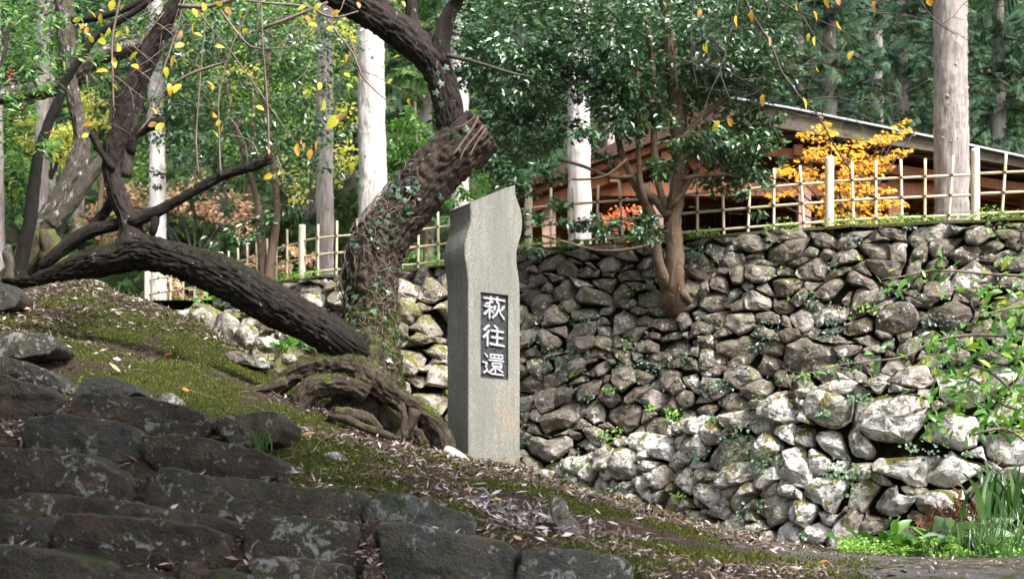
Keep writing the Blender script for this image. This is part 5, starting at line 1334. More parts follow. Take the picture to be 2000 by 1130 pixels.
# ---------------------------------------------------------------- camellias
cam1 = empty('camellia_tree', P(1315, 590, 16.3)); tag(cam1, 'large glossy dark green camellia growing out of the retaining wall', 'tree')
DC = 16.5
branch('trunk', [(1322, 625, 20, 17.1), (1316, 592, 28, 16.78), (1316, 570, 22, 16.62), (1318, 535, 17), (1318, 480, 16), (1316, 430, 15), (1322, 380, 15), (1330, 320, 15), (1322, 240, 14), (1315, 150, 12), (1305, 60, 10), (1290, -60, 8)], DC, M['camellia_bark'], cam1, sides=36, step=0.04, amp=0.012, ridge=0.02, lump=0.12, seed=51)
branch('root', [(1318, 560, 12, 16.55), (1338, 580, 9, 16.6), (1352, 600, 5, 16.85)], 16.6, M['camellia_bark'], cam1, sides=14, amp=0.004, lump=0.2, seed=52)
branch('root', [(1312, 570, 12, 16.55), (1300, 592, 9, 16.66), (1294, 612, 5, 16.9)], 16.6, M['camellia_bark'], cam1, sides=14, amp=0.004, lump=0.2, seed=53)
for sd_, rows in enumerate([[(1290, 600, 10, 17.0), (1303, 575, 12, 16.75), (1296, 540, 11), (1288, 515, 10), (1280, 480, 12), (1278, 430, 9), (1262, 400, 9), (1235, 345, 8), (1215, 300, 6), (1200, 240, 5)],
    [(1305, 420, 9), (1285, 395, 9), (1255, 370, 9), (1228, 330, 7), (1210, 290, 6)], [(1298, 405, 7), (1287, 360, 7), (1278, 300, 7), (1277, 200, 6), (1275, 120, 5), (1262, 30, 4)],
    [(1262, 400, 6), (1250, 350, 6), (1247, 280, 5), (1246, 200, 5), (1244, 120, 4)], [(1305, 405, 5), (1330, 380, 5), (1350, 350, 4), (1375, 310, 3)],
    [(1320, 300, 8), (1360, 240, 6), (1420, 190, 5), (1480, 150, 4)], [(1235, 345, 4), (1190, 345, 4), (1140, 325, 3), (1090, 310, 3)], [(1320, 240, 7), (1280, 200, 5), (1200, 160, 5), (1100, 130, 4), (1000, 110, 3)],
    [(1330, 350, 5), (1400, 340, 4), (1470, 350, 3)], [(1290, 470, 4), (1240, 485, 3), (1180, 490, 3), (1130, 480, 2), (1060, 460, 2)], [(1225, 310, 3), (1190, 340, 3), (1150, 350, 2), (1115, 350, 1.5)]]):
    branch('branch', rows, DC - 0.05 - 0.03 * sd_, M['camellia_bark'] if sd_ < 3 else M['camellia_bark'], cam1, sides=14, step=0.08, amp=0.004, lump=0.1, seed=70 + sd_)
CB = [(1000, 100, 95), (940, 40, 70), (1080, 50, 100), (1170, 60, 100), (1280, 50, 110), (1390, 60, 100), (1480, 60, 80), (1040, 170, 80), (1130, 130, 70), (1230, 150, 80), (1340, 160, 90), (1440, 170, 80),
      (1000, 250, 60), (1060, 250, 60), (970, 310, 42), (1030, 330, 55), (1210, 230, 60), (1350, 260, 60), (1450, 270, 70), (1400, 330, 50), (1465, 340, 50), (1475, 390, 32), (1300, 320, 36), (1080, 410, 34), (1050, 440, 30), (1120, 425, 26),
      (1180, 440, 32), (1230, 445, 36), (1275, 440, 28), (1270, 470, 18), (1150, 280, 36), (1190, 205, 40), (1520, 110, 50), (1500, 200, 40), (1040, 480, 20), (1133, 90, 60), (1140, 175, 28), (900, 50, 46), (905, 150, 26), (1000, 180, 60), (930, 110, 50), (1390, 130, 70), (1260, 220, 50), (1180, 310, 22), (1390, 290, 40), (1510, 300, 26)]
crown_leaves([(x, y, r, DC + float(rnd.uniform(-0.9, 0.5))) for x, y, r in CB], 0.082, M['camellia_leaf'], cam1, 5, density=1.45, depth=0.9, flat=0.35, shape='diamond', wl=0.52)
cam2 = empty('camellia_tree', P(520, 545, 19.2)); tag(cam2, 'double stemmed camellia behind the fence left of the white cedar', 'tree')
D2 = 19.4
branch('trunk', [(525, 560, 10), (528, 510, 9), (538, 450, 8), (540, 380, 7), (530, 300, 6), (520, 180, 5), (530, 60, 4)], D2, M['camellia_bark'], cam2, sides=14, lump=0.1, seed=81)
branch('trunk', [(520, 560, 10), (512, 500, 9), (508, 440, 8), (500, 380, 6), (470, 280, 5), (440, 160, 4)], D2 + .1, M['camellia_bark'], cam2, sides=14, lump=0.1, seed=82)
CB2 = [(450, 100, 80), (560, 120, 80), (510, 210, 80), (600, 220, 70), (430, 200, 60), (560, 300, 70), (470, 330, 55), (640, 130, 60), (590, 60, 70), (500, 40, 70), (420, 40, 70), (470, 440, 38), (430, 455, 34), (560, 400, 36), (600, 320, 45), (410, 290, 45), (530, 420, 30), (650, 250, 36), (680, 60, 46), (310, 110, 56), (312, 235, 46), (322, 300, 36), (298, 350, 26), (325, 190, 50), (300, 30, 60), (330, 270, 30), (640, 330, 30), (520, 350, 40), (400, 350, 34), (370, 250, 40), (505, 470, 26)]
crown_leaves([(x, y, r, D2 + float(rnd.uniform(-0.8, 1.0))) for x, y, r in CB2], 0.095, M['camellia_leaf'], cam2, 6, density=0.5, depth=0.9, flat=0.35)
cam3 = empty('camellia_tree', P(830, 520, 19.6)); tag(cam3, 'bright green leafy young camellia between the white trunk and the bent stem', 'tree')
branch('trunk', [(832, 540, 6), (830, 430, 5), (815, 300, 4), (810, 200, 3)], 19.8, M['camellia_bark'], cam3, sides=10, seed=83)
crown_leaves([(815, 260, 46, 19.5), (800, 230, 34, 19.4), (835, 300, 36, 19.6), (850, 370, 30, 19.5), (790, 280, 26, 19.6), (925, 350, 40, 18.6), (930, 300, 34, 18.6), (890, 390, 26, 18.4)], 0.09, M['green_leaf'], cam3, 7, density=0.7)
far = empty('camellia_tree', P(180, 430, 24)); tag(far, 'distant glossy evergreen seen between the stems at the top left', 'tree')
branch('trunk', [(190, 470, 6), (200, 350, 5), (220, 200, 4), (230, 60, 3)], 24.5, M['camellia_bark'], far, sides=10, seed=84)
crown_leaves([(60, 60, 70, 24), (180, 40, 80, 24.3), (290, 60, 90, 24), (380, 90, 80, 23.6), (330, 200, 60, 24), (240, 160, 60, 24.5), (30, 150, 60, 24), (370, 320, 40, 23.5)], 0.11, M['camellia_leaf'], far, 8, density=0.9)

# ---------------------------------------------------------------- coloured bushes
def bush(name, lab, cat, blobs, L, mat, seed, dens=0.8, wl=0.6, stem=None):
    px, py, r, d = blobs[0]; rt = empty(name, P(px, py + r, d)); tag(rt, lab, cat)
    m_ = MB()
    for (bx_, by_, br, bd) in blobs:
        m_.add(*tube(pxpath([(px, max(b[1] + b[2] for b in blobs) + 20, 3, d), ((px + bx_) / 2, (by_ + py) / 2 + 30, 2.4, (d + bd) / 2), (bx_, by_, 1.5, bd)]), 6, 0.2))
    m_.obj('stems', M['twig_bark'], rt)['kind'] = 'stuff'
    crown_leaves(blobs, L, mat, rt, seed, density=dens, wl=wl)
    return rt
bush('yellow_bush', 'bright pale yellow bush glowing behind the slender leaning tree', 'bush', [(100, 275, 46, 27), (60, 262, 30, 27), (125, 300, 30, 27), (135, 262, 24, 27)], 0.11, M['yellow_bush'], 21, 1.0)
bush('yellow_bush', 'small yellow green bush between the lichened trunk and the dark stem', 'bush', [(185, 215, 34, 27.5), (170, 190, 26, 27.5), (200, 240, 24, 27.5)], 0.11, M['yellow_bush'], 22, 0.8)
bl_ = [(360, 60, 70, 28), (450, 30, 80, 29), (540, 50, 80, 28.5), (620, 90, 70, 28), (400, 180, 70, 28), (500, 180, 70, 28.5), (590, 230, 70, 28), (660, 180, 60, 28), (470, 290, 60, 28), (570, 340, 60, 27.5), (250, 60, 60, 29), (180, 120, 60, 29), (60, 100, 60, 29), (30, 240, 50, 29), (250, 330, 50, 28), (30, 350, 60, 28), (830, 120, 60, 28), (800, 60, 50, 28)]
lt_ = empty('broadleaf_tree', P(480, 480, 28)); tag(lt_, 'light green sunlit trees standing behind the left camellia', 'tree')
branch('trunk', [(480, 500, 8), (490, 300, 6), (500, 120, 4), (505, -60, 3)], 28, M['camellia_bark'], lt_, sides=10, seed=85)
crown_leaves(bl_, 0.12, M['light_leaf'], lt_, 12, density=0.9)
bush('yellow_bush', 'large yellow leaved bush showing through the left camellia', 'bush', [(600, 370, 42, 25.5), (655, 330, 40, 25.5), (680, 240, 40, 26), (640, 60, 50, 26), (690, 60, 44, 26), (620, 200, 34, 26), (560, 340, 30, 25.5), (480, 130, 40, 27), (690, 300, 30, 25.6), (350, 130, 34, 27)], 0.11, M['yellow_bush'], 23, 0.5)
bush('pink_leaved_bush', 'faded pink and orange autumn bush left of the grey trunks', 'bush', [(380, 385, 46, 25), (440, 410, 42, 25), (330, 395, 34, 25), (480, 440, 34, 24.6), (240, 400, 50, 27), (190, 440, 40, 27), (250, 460, 36, 27)], 0.105, M['pink_bush'], 24, 0.85)
bush('pink_leaved_bush', 'low orange pink bush behind the descending end of the bamboo fence', 'bush', [(370, 560, 36, 23.8), (430, 550, 30, 23), (330, 575, 30, 24), (560, 510, 30, 21.5), (600, 500, 22, 21.4), (500, 520, 24, 21.8), (400, 590, 24, 23)], 0.095, M['pink_bush'], 25, 0.8)

def maple(name, lab, pads, d, mat, seed, base, L=0.07):
    """layered flat pads of star leaves on thin branches"""
    rt = empty(name, P(base[0], base[1], d)); tag(rt, lab, 'maple')
    r_ = np.random.default_rng(seed); m_ = MB(); C = []; T = []
    for px, py, hw, th, tl in pads:
        m_.add(*tube(pxpath([(base[0], base[1], 2.2), ((base[0] * 1.2 + px) / 2.2, (base[1] + py) / 2 + 8, 1.8), (px, py, 1.2), (px + hw * 0.9 * r_.choice([-1, 1]), py - tl, 0.8)], d), 5, 0.1))
        n = int(hw * th * 0.15); x = r_.uniform(-1, 1, n) ; y = r_.normal(0, 0.5, n)
        X = px + x * hw; Y = py + y * th * (1 - 0.6 * np.abs(x)) - x * tl
        dd = d + r_.normal(0, 0.22, n)
        C.append(np.stack([(X - 1000) / F * dd, dd, (HZ - Y) / F * dd], -1)); T.append(np.stack([x + r_.normal(0, 0.5, n), r_.normal(0, 0.5, n) - 0.4, -0.7 + r_.normal(0, 0.3, n)], -1))
    m_.obj('branches', M['twig_bark'], rt)['kind'] = 'stuff'
    C = np.concatenate(C); T = np.concatenate(T); n = len(C); N_ = unit(r_.normal(0, 0.4, (n, 3)) + np.array([0.1, -0.7, 0.8]))
    T = unit(T - (T * N_).sum(1)[:, None] * N_); S_ = np.cross(N_, T); Vs = []
    for a in (-1.9, -0.95, 0, 0.95, 1.9):
        l = L * (1.0 - 0.22 * abs(a)) * 0.62; dr = T * math.cos(a) + S_ * math.sin(a); w = np.cross(N_, dr)
        Vs.append(np.stack([C - w * L * .05, C + w * L * .05, C + dr * l * 0.5 + w * l * .2, C + dr * l - N_ * l * 0.15, C + dr * l * 0.5 - w * l * .2], 1))
    V = np.stack(Vs, 1).reshape(-1, 3); k = n * 5
    Ft = (np.arange(k)[:, None, None] * 5 + np.array([[0, 1, 2], [0, 2, 4], [4, 2, 3]])[None]).reshape(-1, 3)
    o = new_obj('crown', mesh_np('crown', V, Ft, smooth=False), mat, rt); o['kind'] = 'stuff'
maple('maple_sapling', 'bright orange yellow maple behind the bamboo fence in front of the pavilion',
      [(1595, 262, 40, 16, 4), (1610, 245, 14, 16, 2), (1740, 265, 40, 14, 12), (1760, 242, 18, 9, 8), (1785, 258, 14, 5, 0), (1720, 275, 40, 14, 8), (1605, 295, 34, 22, 6), (1575, 310, 22, 7, 4), (1620, 310, 20, 14, 0), (1555, 335, 40, 18, -2), (1520, 340, 16, 8, 4), (1590, 345, 34, 18, 2),
       (1665, 285, 20, 14, 6), (1660, 305, 30, 16, 6), (1690, 320, 46, 20, 10), (1740, 305, 40, 14, 10), (1680, 340, 44, 22, 8), (1720, 330, 26, 12, 2), (1650, 365, 50, 22, 0), (1700, 368, 50, 14, -4), (1535, 378, 42, 9, 6), (1510, 392, 12, 8, 4), (1740, 395, 36, 10, -6), (1650, 392, 44, 20, 0),
       (1700, 400, 40, 16, 0), (1640, 420, 46, 20, 0), (1700, 425, 34, 16, 0), (1660, 438, 46, 10, 0), (1590, 405, 22, 10, 0)], 17.6, M['maple_orange'], 91, (1655, 448))
maple('maple_sapling', 'small red and pink maple seen through the fence under the camellia', [(1190, 425, 30, 20, 4), (1225, 412, 26, 16, 4), (1210, 440, 34, 16, 0), (1200, 480, 34, 12, 0), (1240, 478, 20, 8, 0)], 18.8, M['maple_red'], 92, (1205, 490))

# ---------------------------------------------------------------- cypress wood behind
def cypress(lab, px, d, z0, z1, rad, seed, mat='cedar_leaf', n=1500, size=0.34, thinlow=0.0):
    x = (px - 1000) / F * d; rt = empty('cypress_tree', (x, d, hill(x, d))); tag(rt, lab, 'tree', 'cypresses on the hillside')
    V, Fs = tube(np.array([[x, d, hill(x, d) - 0.5, 0.2], [x, d, (z0 + z1) / 2, 0.16], [x, d, z1, 0.05]]), 12, 0.4, amp=0.01, seed=seed); new_obj('trunk', mesh_np('trunk', V, Fs), M['cedar_bark'], rt)
    r_ = np.random.default_rng(seed); nb = n // 11; its = []
    bm_ = MB()
    for k in range(nb):
        z = z0 + (z1 - z0) * r_.uniform(0, 1); a = r_.uniform(math.pi * 0.9, math.pi * 2.1) if r_.uniform() < 0.8 else r_.uniform(0, 6.28)
        ln = rad * r_.uniform(0.55, 1.1) * (1 - 0.45 * (z - z0) / (z1 - z0))
        for j in range(11):
            t = (j + 1) / 11; q_ = np.array([x + math.cos(a) * ln * t, d + math.sin(a) * ln * t, z - 0.45 * ln * t * t + 0.1 * ln * t]) + r_.normal(0, 0.16, 3) * np.array([1, 1, 0.45])
            its.append(list(q_) + [r_.uniform(0.7, 1.3)])
        if k % 4 == 0: bm_.add(*tube(np.array([[x, d, z, 0.03], [x + math.cos(a) * ln * .5, d + math.sin(a) * ln * .5, z - 0.06 * ln, 0.02], [x + math.cos(a) * ln * .9, d + math.sin(a) * ln * .9, z - 0.35 * ln, 0.008]]), 5, 0.4))
    if bm_.n: bm_.obj('branches', M['twig_bark'], rt)['kind'] = 'stuff'
    conifer_sprays(np.array(its), M[mat], rt, seed, size)
cy = [('dark cypress directly behind the right slope of the pavilion roof', 1620, 28.5, 5.0, 14.0, 2.3), ('dark cypress left of the shaggy trunk with drooping sprays', 1760, 31, 5.5, 15, 2.4), ('dark cypress right of the shaggy trunk', 1950, 29, 4.6, 14, 2.4),
      ('dark cypress at the right edge behind the fence post', 2110, 31, 4.6, 15, 2.5), ('cypress behind the camellia above the pavilion ridge', 1480, 31, 6, 15, 2.4), ('deep green cypress high on the slope at the upper right', 1850, 36, 7, 17, 2.8),
      ('cypress high on the slope behind the camellia top', 1560, 38, 9, 18, 2.8), ('cypress behind the pavilion left gable', 1330, 33, 7, 15, 2.5), ('cypress half hidden behind the camellia centre', 1180, 32, 5, 15, 2.5), ('cypress between the narrow white trunk and the camellia', 1010, 29, 4.5, 14, 2.3)]
for k, (lab, px, d, z0, z1, rad) in enumerate(cy): cypress(lab, px, d, z0, z1, rad, 120 + k, n=1150)
cy2 = [('light green cypress between the two white trunks', 830, 27, 4.4, 12, 1.9), ('green cypress filling the gap right of the grey trunk', 680, 30, 4.6, 13, 2.2), ('green cypress low behind the left camellia', 560, 31, 4.6, 13, 2.3), ('green cypress behind the pink bush', 430, 32, 5, 14, 2.4),
       ('green cypress behind the dark left stem', 290, 33, 4.6, 14, 2.5), ('green cypress behind the lichened trunk', 150, 32, 4.6, 14, 2.4), ('green cypress at the left edge of the picture', 20, 31, 4.4, 13, 2.3), ('far left cypress beyond the picture edge trunk', -120, 33, 4.4, 14, 2.4)]
for k, (lab, px, d, z0, z1, rad) in enumerate(cy2): cypress(lab, px, d, z0, z1, rad, 150 + k, mat='dim_cedar_leaf', n=950)
# farther wood as one mass
r_ = np.random.default_rng(9); n = 3500
px = r_.uniform(-250, 2250, n); d = r_.uniform(40, 60, n); x = (px - 1000) / F * d; z = 3.75 + (d - 27) * 0.62 + r_.uniform(0, 4.5, n)
o = conifer_sprays(np.stack([x, d, z, r_.uniform(1.6, 3.0, n)], -1), M['cedar_leaf'], None, 10, 0.45, name='far_wood'); tag(o, kind='stuff')
o['label'] = 'dark far wood covering the hillside'; o['category'] = 'wood'
n = 1400; px = r_.uniform(-250, 2250, n); d = r_.uniform(26.5, 38, n); x = (px - 1000) / F * d; z = 3.75 + np.clip(d - 27, 0, None) * 0.62 + r_.uniform(0, 1.2, n) * r_.uniform(0, 1, n)
o = conifer_sprays(np.stack([x, d, z, r_.uniform(0.8, 1.6, n)], -1), M['dim_cedar_leaf'], None, 11, 0.35, name='undergrowth'); tag(o, kind='stuff')

# ---------------------------------------------------------------- right-hand shrub with arching shoots
shr = empty('arching_shrub', P(2100, 1060, 8.6)); tag(shr, 'light green arching shrub reaching in from the right edge before the walls', 'shrub')
SH = [[(2150, 900, 5), (2080, 560, 4), (2000, 540, 3.4), (1930, 535, 3), (1880, 530, 2.6), (1820, 528, 2), (1760, 540, 1.4), (1722, 545, 1)],
      [(2150, 950, 5), (2060, 680, 4), (2000, 660, 3.4), (1950, 655, 3.2), (1880, 655, 3), (1820, 668, 2.6), (1770, 695, 2), (1700, 705, 1.6), (1640, 712, 1.4), (1595, 728, 1)],
      [(2120, 960, 5), (2050, 850, 4), (1990, 780, 3.4), (1940, 730, 3), (1890, 710, 2.6), (1840, 695, 2), (1800, 690, 1.2)],
      [(2120, 960, 4), (2030, 820, 3), (1960, 790, 2.6), (1900, 740, 2), (1850, 725, 1.5), (1830, 735, 1)],
      [(2150, 800, 4), (2060, 620, 3), (1990, 600, 2.4), (1940, 610, 2), (1900, 620, 1.5)],
      [(2150, 980, 4), (2050, 850, 3.4), (1960, 840, 3), (1920, 800, 2.4), (1880, 770, 2)], [(2150, 960, 4), (2040, 720, 3), (1980, 700, 2.4), (1950, 690, 2), (1900, 660, 1.4)],
      [(2100, 800, 3), (2040, 560, 3), (2000, 580, 2), (1960, 600, 1.4)], [(2100, 990, 3), (1990, 850, 3), (1930, 840, 3), (1900, 850, 2)]]
lf = [leaf_mesh('leaf', 1.0, 0.42, 0.25, 0.35), leaf_mesh('leaf', 1.0, 0.36, 0.15, 0.15), leaf_mesh('leaf', 1.0, 0.46, 0.45, 0.3)]
stm = MB(); cand = []; sr = np.random.default_rng(61)
for k, rows in enumerate(SH):
    dd = 8.3 + 0.12 * (k % 4)
    path = catmull(pxpath(rows, dd), 0.02); V, Fs = tube(pxpath(rows, dd), 7, 0.05, lump=0.05, seed=k); stm.add(V, Fs)
    n = len(path)
    for i in range(n // 4, n, 1):
        if sr.uniform() < (0.55 if k in (0, 1) else 0.4):
            c = path[i, :3]; tg = unit(path[min(i + 1, n - 1), :3] - path[max(i - 1, 0), :3])
            for _ in range(1 if sr.uniform() < .6 else 2):
                offr = sr.normal(0, 0.05, 3) * np.array([1, 1, 1.0]) + np.array([0, 0, sr.normal(0, 0.03)])
                cand.append((c + offr, tg * 0.6 + sr.normal(0, 0.6, 3) + np.array([0, -0.2, -0.5])))
for k in range(420):
    px, py = sr.uniform(1810, 2010), sr.uniform(560, 850)
    if px < 1930 and py < 640: continue
    cand.append((P(px, py, 8.2 + sr.uniform(0, 0.8)), sr.normal(0, 0.6, 3) + np.array([-0.4, -0.2, -0.5])))
stm.obj('stems', M['pale_twig'], shr)['kind'] = 'stuff'
sr.shuffle(cand); rest = MB()
print('shrub leaves', len(cand))
for i, (c, dr) in enumerate(cand):
    L = sr.uniform(16, 32) * PXM(8.4)
    if i < 300: put_leaf(lf[sr.integers(3)], M['shrub_leaf'], shr, c, L, dr, sr)
    else:
        V, Ft = leaf_batch(c[None], unit(sr.normal(0, 0.5, (1, 3)) + np.array([[0, -0.3, 0.8]])), np.array(dr)[None], np.array([L]), np.array([L * 0.42]), 0.2, 'oval'); rest.add(V, Ft)
if rest.n: rest.obj('small_leaves', M['shrub_leaf'], shr)['kind'] = 'stuff'

# ---------------------------------------------------------------- plants at the foot of the lower wall
def blade_clump(name, lab, px, py, d, n, hpx, spread, mat, seed, wpx=2.6, cat='grass clump'):
    r_ = np.random.default_rng(seed); m_ = MB(); base = P(px, py, d)
    for k in range(n):
        b = base + np.array([r_.normal(0, spread), r_.normal(0, spread * 0.6), 0]); h = hpx * PXM(d) * r_.uniform(0.5, 1.15); a = r_.uniform(0, 6.28); out = h * r_.uniform(0.05, 0.7)
        dx, dy = math.cos(a) * out, math.sin(a) * out * 0.7; w = wpx * PXM(d) * r_.uniform(0.6, 1.3); V = []
        s_ = unit(np.array([-dy + 0.3, dx * 0.2, 0.0]))
        for i in range(6):
            t = i / 5; c = b + np.array([dx * t * t, dy * t * t, h * (t - 0.28 * t ** 3 * (out / h) * 2)]); ww = w * (1 - t ** 2) * 0.5 + 0.0002
            V += [c - s_ * ww, c + s_ * ww]
        m_.add(V, np.array([(2 * i, 2 * i + 1, 2 * i + 3, 2 * i + 2) for i in range(5)]))
    o = m_.obj(name, mat); tag(o, lab, cat); return o
blade_clump('grass_clump', 'tall dark green grass clump in the bottom right corner', 1925, 1100, 7.7, 130, 115, 0.065, M['grass'], 1)
blade_clump('grass_clump', 'smaller grass tuft at the right edge beside the tall clump', 1990, 1085, 7.9, 80, 115, 0.08, M['grass'], 2)
blade_clump('strap_leaf_plant', 'broad strap leaved plant arching above the grass at the right edge', 1990, 1010, 8.6, 46, 120, 0.12, M['grass'], 3, 9, 'plant')
blade_clump('strap_leaf_plant', 'pale strap leaved plant growing from the wall at right', 1940, 960, 8.9, 26, 70, 0.06, M['navelwort'], 4, 7, 'plant')
blade_clump('grass_clump', 'thin little grass tuft beside the short upper step stone', 512, 880, 5.95, 22, 60, 0.025, M['grass'], 5, 1.6)
blade_clump('grass_clump', 'small grass sprig on the moss right of the steps', 630, 925, 5.6, 14, 24, 0.04, M['grass'], 6, 1.4)
def broad_plant(lab, px, py, d, n, Lpx, spread, mat, seed, wr=0.45):
    r_ = np.random.default_rng(seed); rt = empty('broadleaf_plant', P(px, py, d)); tag(rt, lab, 'plant'); lm = leaf_mesh('leaf', 1, wr, 0.2, 0.4); sm_ = MB()
    for k in range(n):
        b = P(px, py, d) + np.array([r_.normal(0, spread), r_.normal(0, spread * .6), 0]); dr = np.array([r_.normal(), r_.normal() * .6 - .3, r_.uniform(0.1, 1.0)])
        L = Lpx * PXM(d) * r_.uniform(0.6, 1.2); s0 = b + unit(dr) * L * 0.5 * np.array([1, 1, 1]) + np.array([0, 0, L * r_.uniform(.2, .8)])
        sm_.add(*tube(np.array([list(b) + [0.003], list((b + s0) / 2 + np.array([0, 0, .01])) + [0.0025], list(s0) + [0.002]]), 5, 0.05))
        put_leaf(lm, mat, rt, s0, L, dr, r_)
    sm_.obj('stems', M['weed'], rt)['kind'] = 'stuff'
broad_plant('bright broad leaved plant at the wall foot, leftmost of the low green ones', 1730, 1088, 8.0, 26, 40, 0.12, M['green_leaf'], 1)
broad_plant('broad leaved plant in the middle of the low green ones at the wall foot', 1800, 1088, 7.9, 30, 36, 0.13, M['green_leaf'], 2, 0.55)
broad_plant('broad grey green plant beside the tall grass clump', 1845, 1080, 7.8, 16, 46, 0.07, M['navelwort'], 3, 0.6)
broad_plant('yellow tinged leafy plant behind the tall grass clump', 1975, 1000, 8.8, 20, 34, 0.14, M['shrub_leaf'], 4, 0.4)
broad_plant('low leafy seedling between the boulders under the limb', 560, 690, 10.3, 12, 20, 0.05, M['green_leaf'], 5, 0.7)
broad_plant('small leafy plant on the stones above the pale boulder', 610, 680, 10.9, 12, 18, 0.06, M['green_leaf'], 6, 0.7)
broad_plant('leafy tuft at the end of the bamboo fence over the mossy boulders', 430, 600, 13.0, 14, 26, 0.10, M['green_leaf'], 7, 0.6)
broad_plant('weed on the crown of the high wall beneath the camellia', 1100, 498, 17.3, 16, 18, 0.2, M['green_leaf'], 8, 0.7)
# dead fern heap
r_ = np.random.default_rng(4); m_ = MB()
for k in range(260):
    b = P(r_.uniform(1800, 1925), 1015 + r_.normal(0, 18), 9.0 + r_.normal(0, .1)); b[2] += (b[0] - 3.0) * 0.35
    dr = unit(np.array([r_.normal(-0.5, 0.8), r_.normal(), r_.normal(0, 0.6)])); L = r_.uniform(0.05, 0.16)
    V, Ft = leaf_batch(b[None], unit(r_.normal(0, 1, (1, 3))), dr[None], np.array([L]), np.array([L * 0.18]), 0.1); m_.add(V, Ft)
o = m_.obj('dead_fern', M['dead_fern']); tag(o, 'heap of reddish brown dead fern against the lower wall at right', 'dead fern')

# ---------------------------------------------------------------- weeds in walls, on the terrace, ferns
def scatter(C, N_, T_, L, W_, mat, name, label=None, shape='diamond'):
    V, Ft = leaf_batch(C, N_, T_, L, W_, 0.2, shape); o = new_obj(name, mesh_np(name, V, Ft, smooth=False), mat); tag(o, label, None, kind='stuff'); return o
r_ = np.random.default_rng(14)
n = 15000; t = r_.uniform(fence_curve.arc_of_px(100), fence_curve.arc_of_px(2150), n); off = r_.uniform(-0.25, 0.45, n) 
p, tn = fence_curve.at(t); clump = noise3(np.stack([t * 3, off * 3, t * 0], -1), 4)
keep = clump > -0.25; p, tn, t, off, clump = p[keep], tn[keep], t[keep], off[keep], clump[keep]; n = len(t)
C = np.stack([p[:, 0] + tn[:, 1] * off, p[:, 1] - tn[:, 0] * off, TZ - 0.04 + r_.uniform(0, 0.11, n) * (0.6 + clump)], -1)
scatter(C, unit(r_.normal(0, .5, (n, 3)) + [0, -.3, 1]), r_.normal(0, 1, (n, 3)) + [0, -0.4, 0.1], r_.uniform(0.02, 0.055, n), r_.uniform(0.015, 0.035, n), M['weed'], 'terrace_weeds')
def wall_plants(curve, t0, t1, topf, batter, nclump, per, L, mat, name, seed, spread=0.05, out=0.05, zmin=0.3, shape='diamond', wr=0.5):
    r_ = np.random.default_rng(seed); CC = []; NN = []; TT = []
    for k in range(nclump):
        t = r_.uniform(t0, t1); ht = topf(t); z = r_.uniform(zmin, ht - 0.02); s_ = spread * r_.uniform(0.5, 2.2); m = int(per * r_.uniform(0.4, 1.6))
        tt_ = t + r_.normal(0, s_, m); zz_ = z + r_.normal(0, s_ * 0.5, m); p, tn = curve.at(tt_); nr = np.stack([tn[:, 1], -tn[:, 0]], -1)
        o_ = (ht - zz_) * batter + out + r_.uniform(0, 0.05, m)
        CC.append(np.stack([p[:, 0] + nr[:, 0] * o_, p[:, 1] + nr[:, 1] * o_, zz_], -1)); NN.append(np.concatenate([nr, np.full((m, 1), 0.7)], 1) + r_.normal(0, 0.4, (m, 3))); TT.append(r_.normal(0, 0.8, (m, 3)) + np.array([0, 0, -0.7]))
    C = np.concatenate(CC); N_ = unit(np.concatenate(NN)); T_ = np.concatenate(TT); n = len(C)
    Ls = L * r_.uniform(0.6, 1.4, n); return scatter(C, N_, T_, Ls, Ls * wr, mat, name, shape=shape)
wall_plants(wall_curve, up_t0, up_t1, lambda s_: TZ - 0.1, 0.14, 330, 26, 0.045, M['ivy'], 'wall_creeper', 1, 0.07)
wall_plants(wall_curve, up_t0, up_t1, lambda s_: TZ - 0.1, 0.14, 90, 16, 0.06, M['weed'], 'wall_weeds', 2, 0.05)
wall_plants(low_curve, lw_t0, lw_t1, low_top, 0.10, 60, 22, 0.03, M['navelwort'], 'wall_navelwort', 3, 0.05, wr=0.9, zmin=0.0)
wall_plants(low_curve, lw_t0, lw_t1, low_top, 0.10, 40, 22, 0.03, M['weed'], 'wall_ferns', 5, 0.05, zmin=-0.1)
n = 9000; px = r_.uniform(1640, 2010, n); d = r_.uniform(7.6, 9.3, n); x = (px - 1000) / F * d
cl = noise3(np.stack([x * 5, d * 5, x * 0], -1), 6); k = cl > -0.2; x, d, cl = x[k], d[k], cl[k]; n = len(x)
C = np.stack([x, d, hgt(x, d) + r_.uniform(0, 0.09, n) * (0.5 + cl)], -1)
scatter(C, unit(r_.normal(0, .5, (n, 3)) + [0, -.2, 1]), r_.normal(0, 1, (n, 3)), r_.uniform(0.012, 0.035, n), r_.uniform(0.01, 0.025, n), M['weed'], 'ground_weeds')

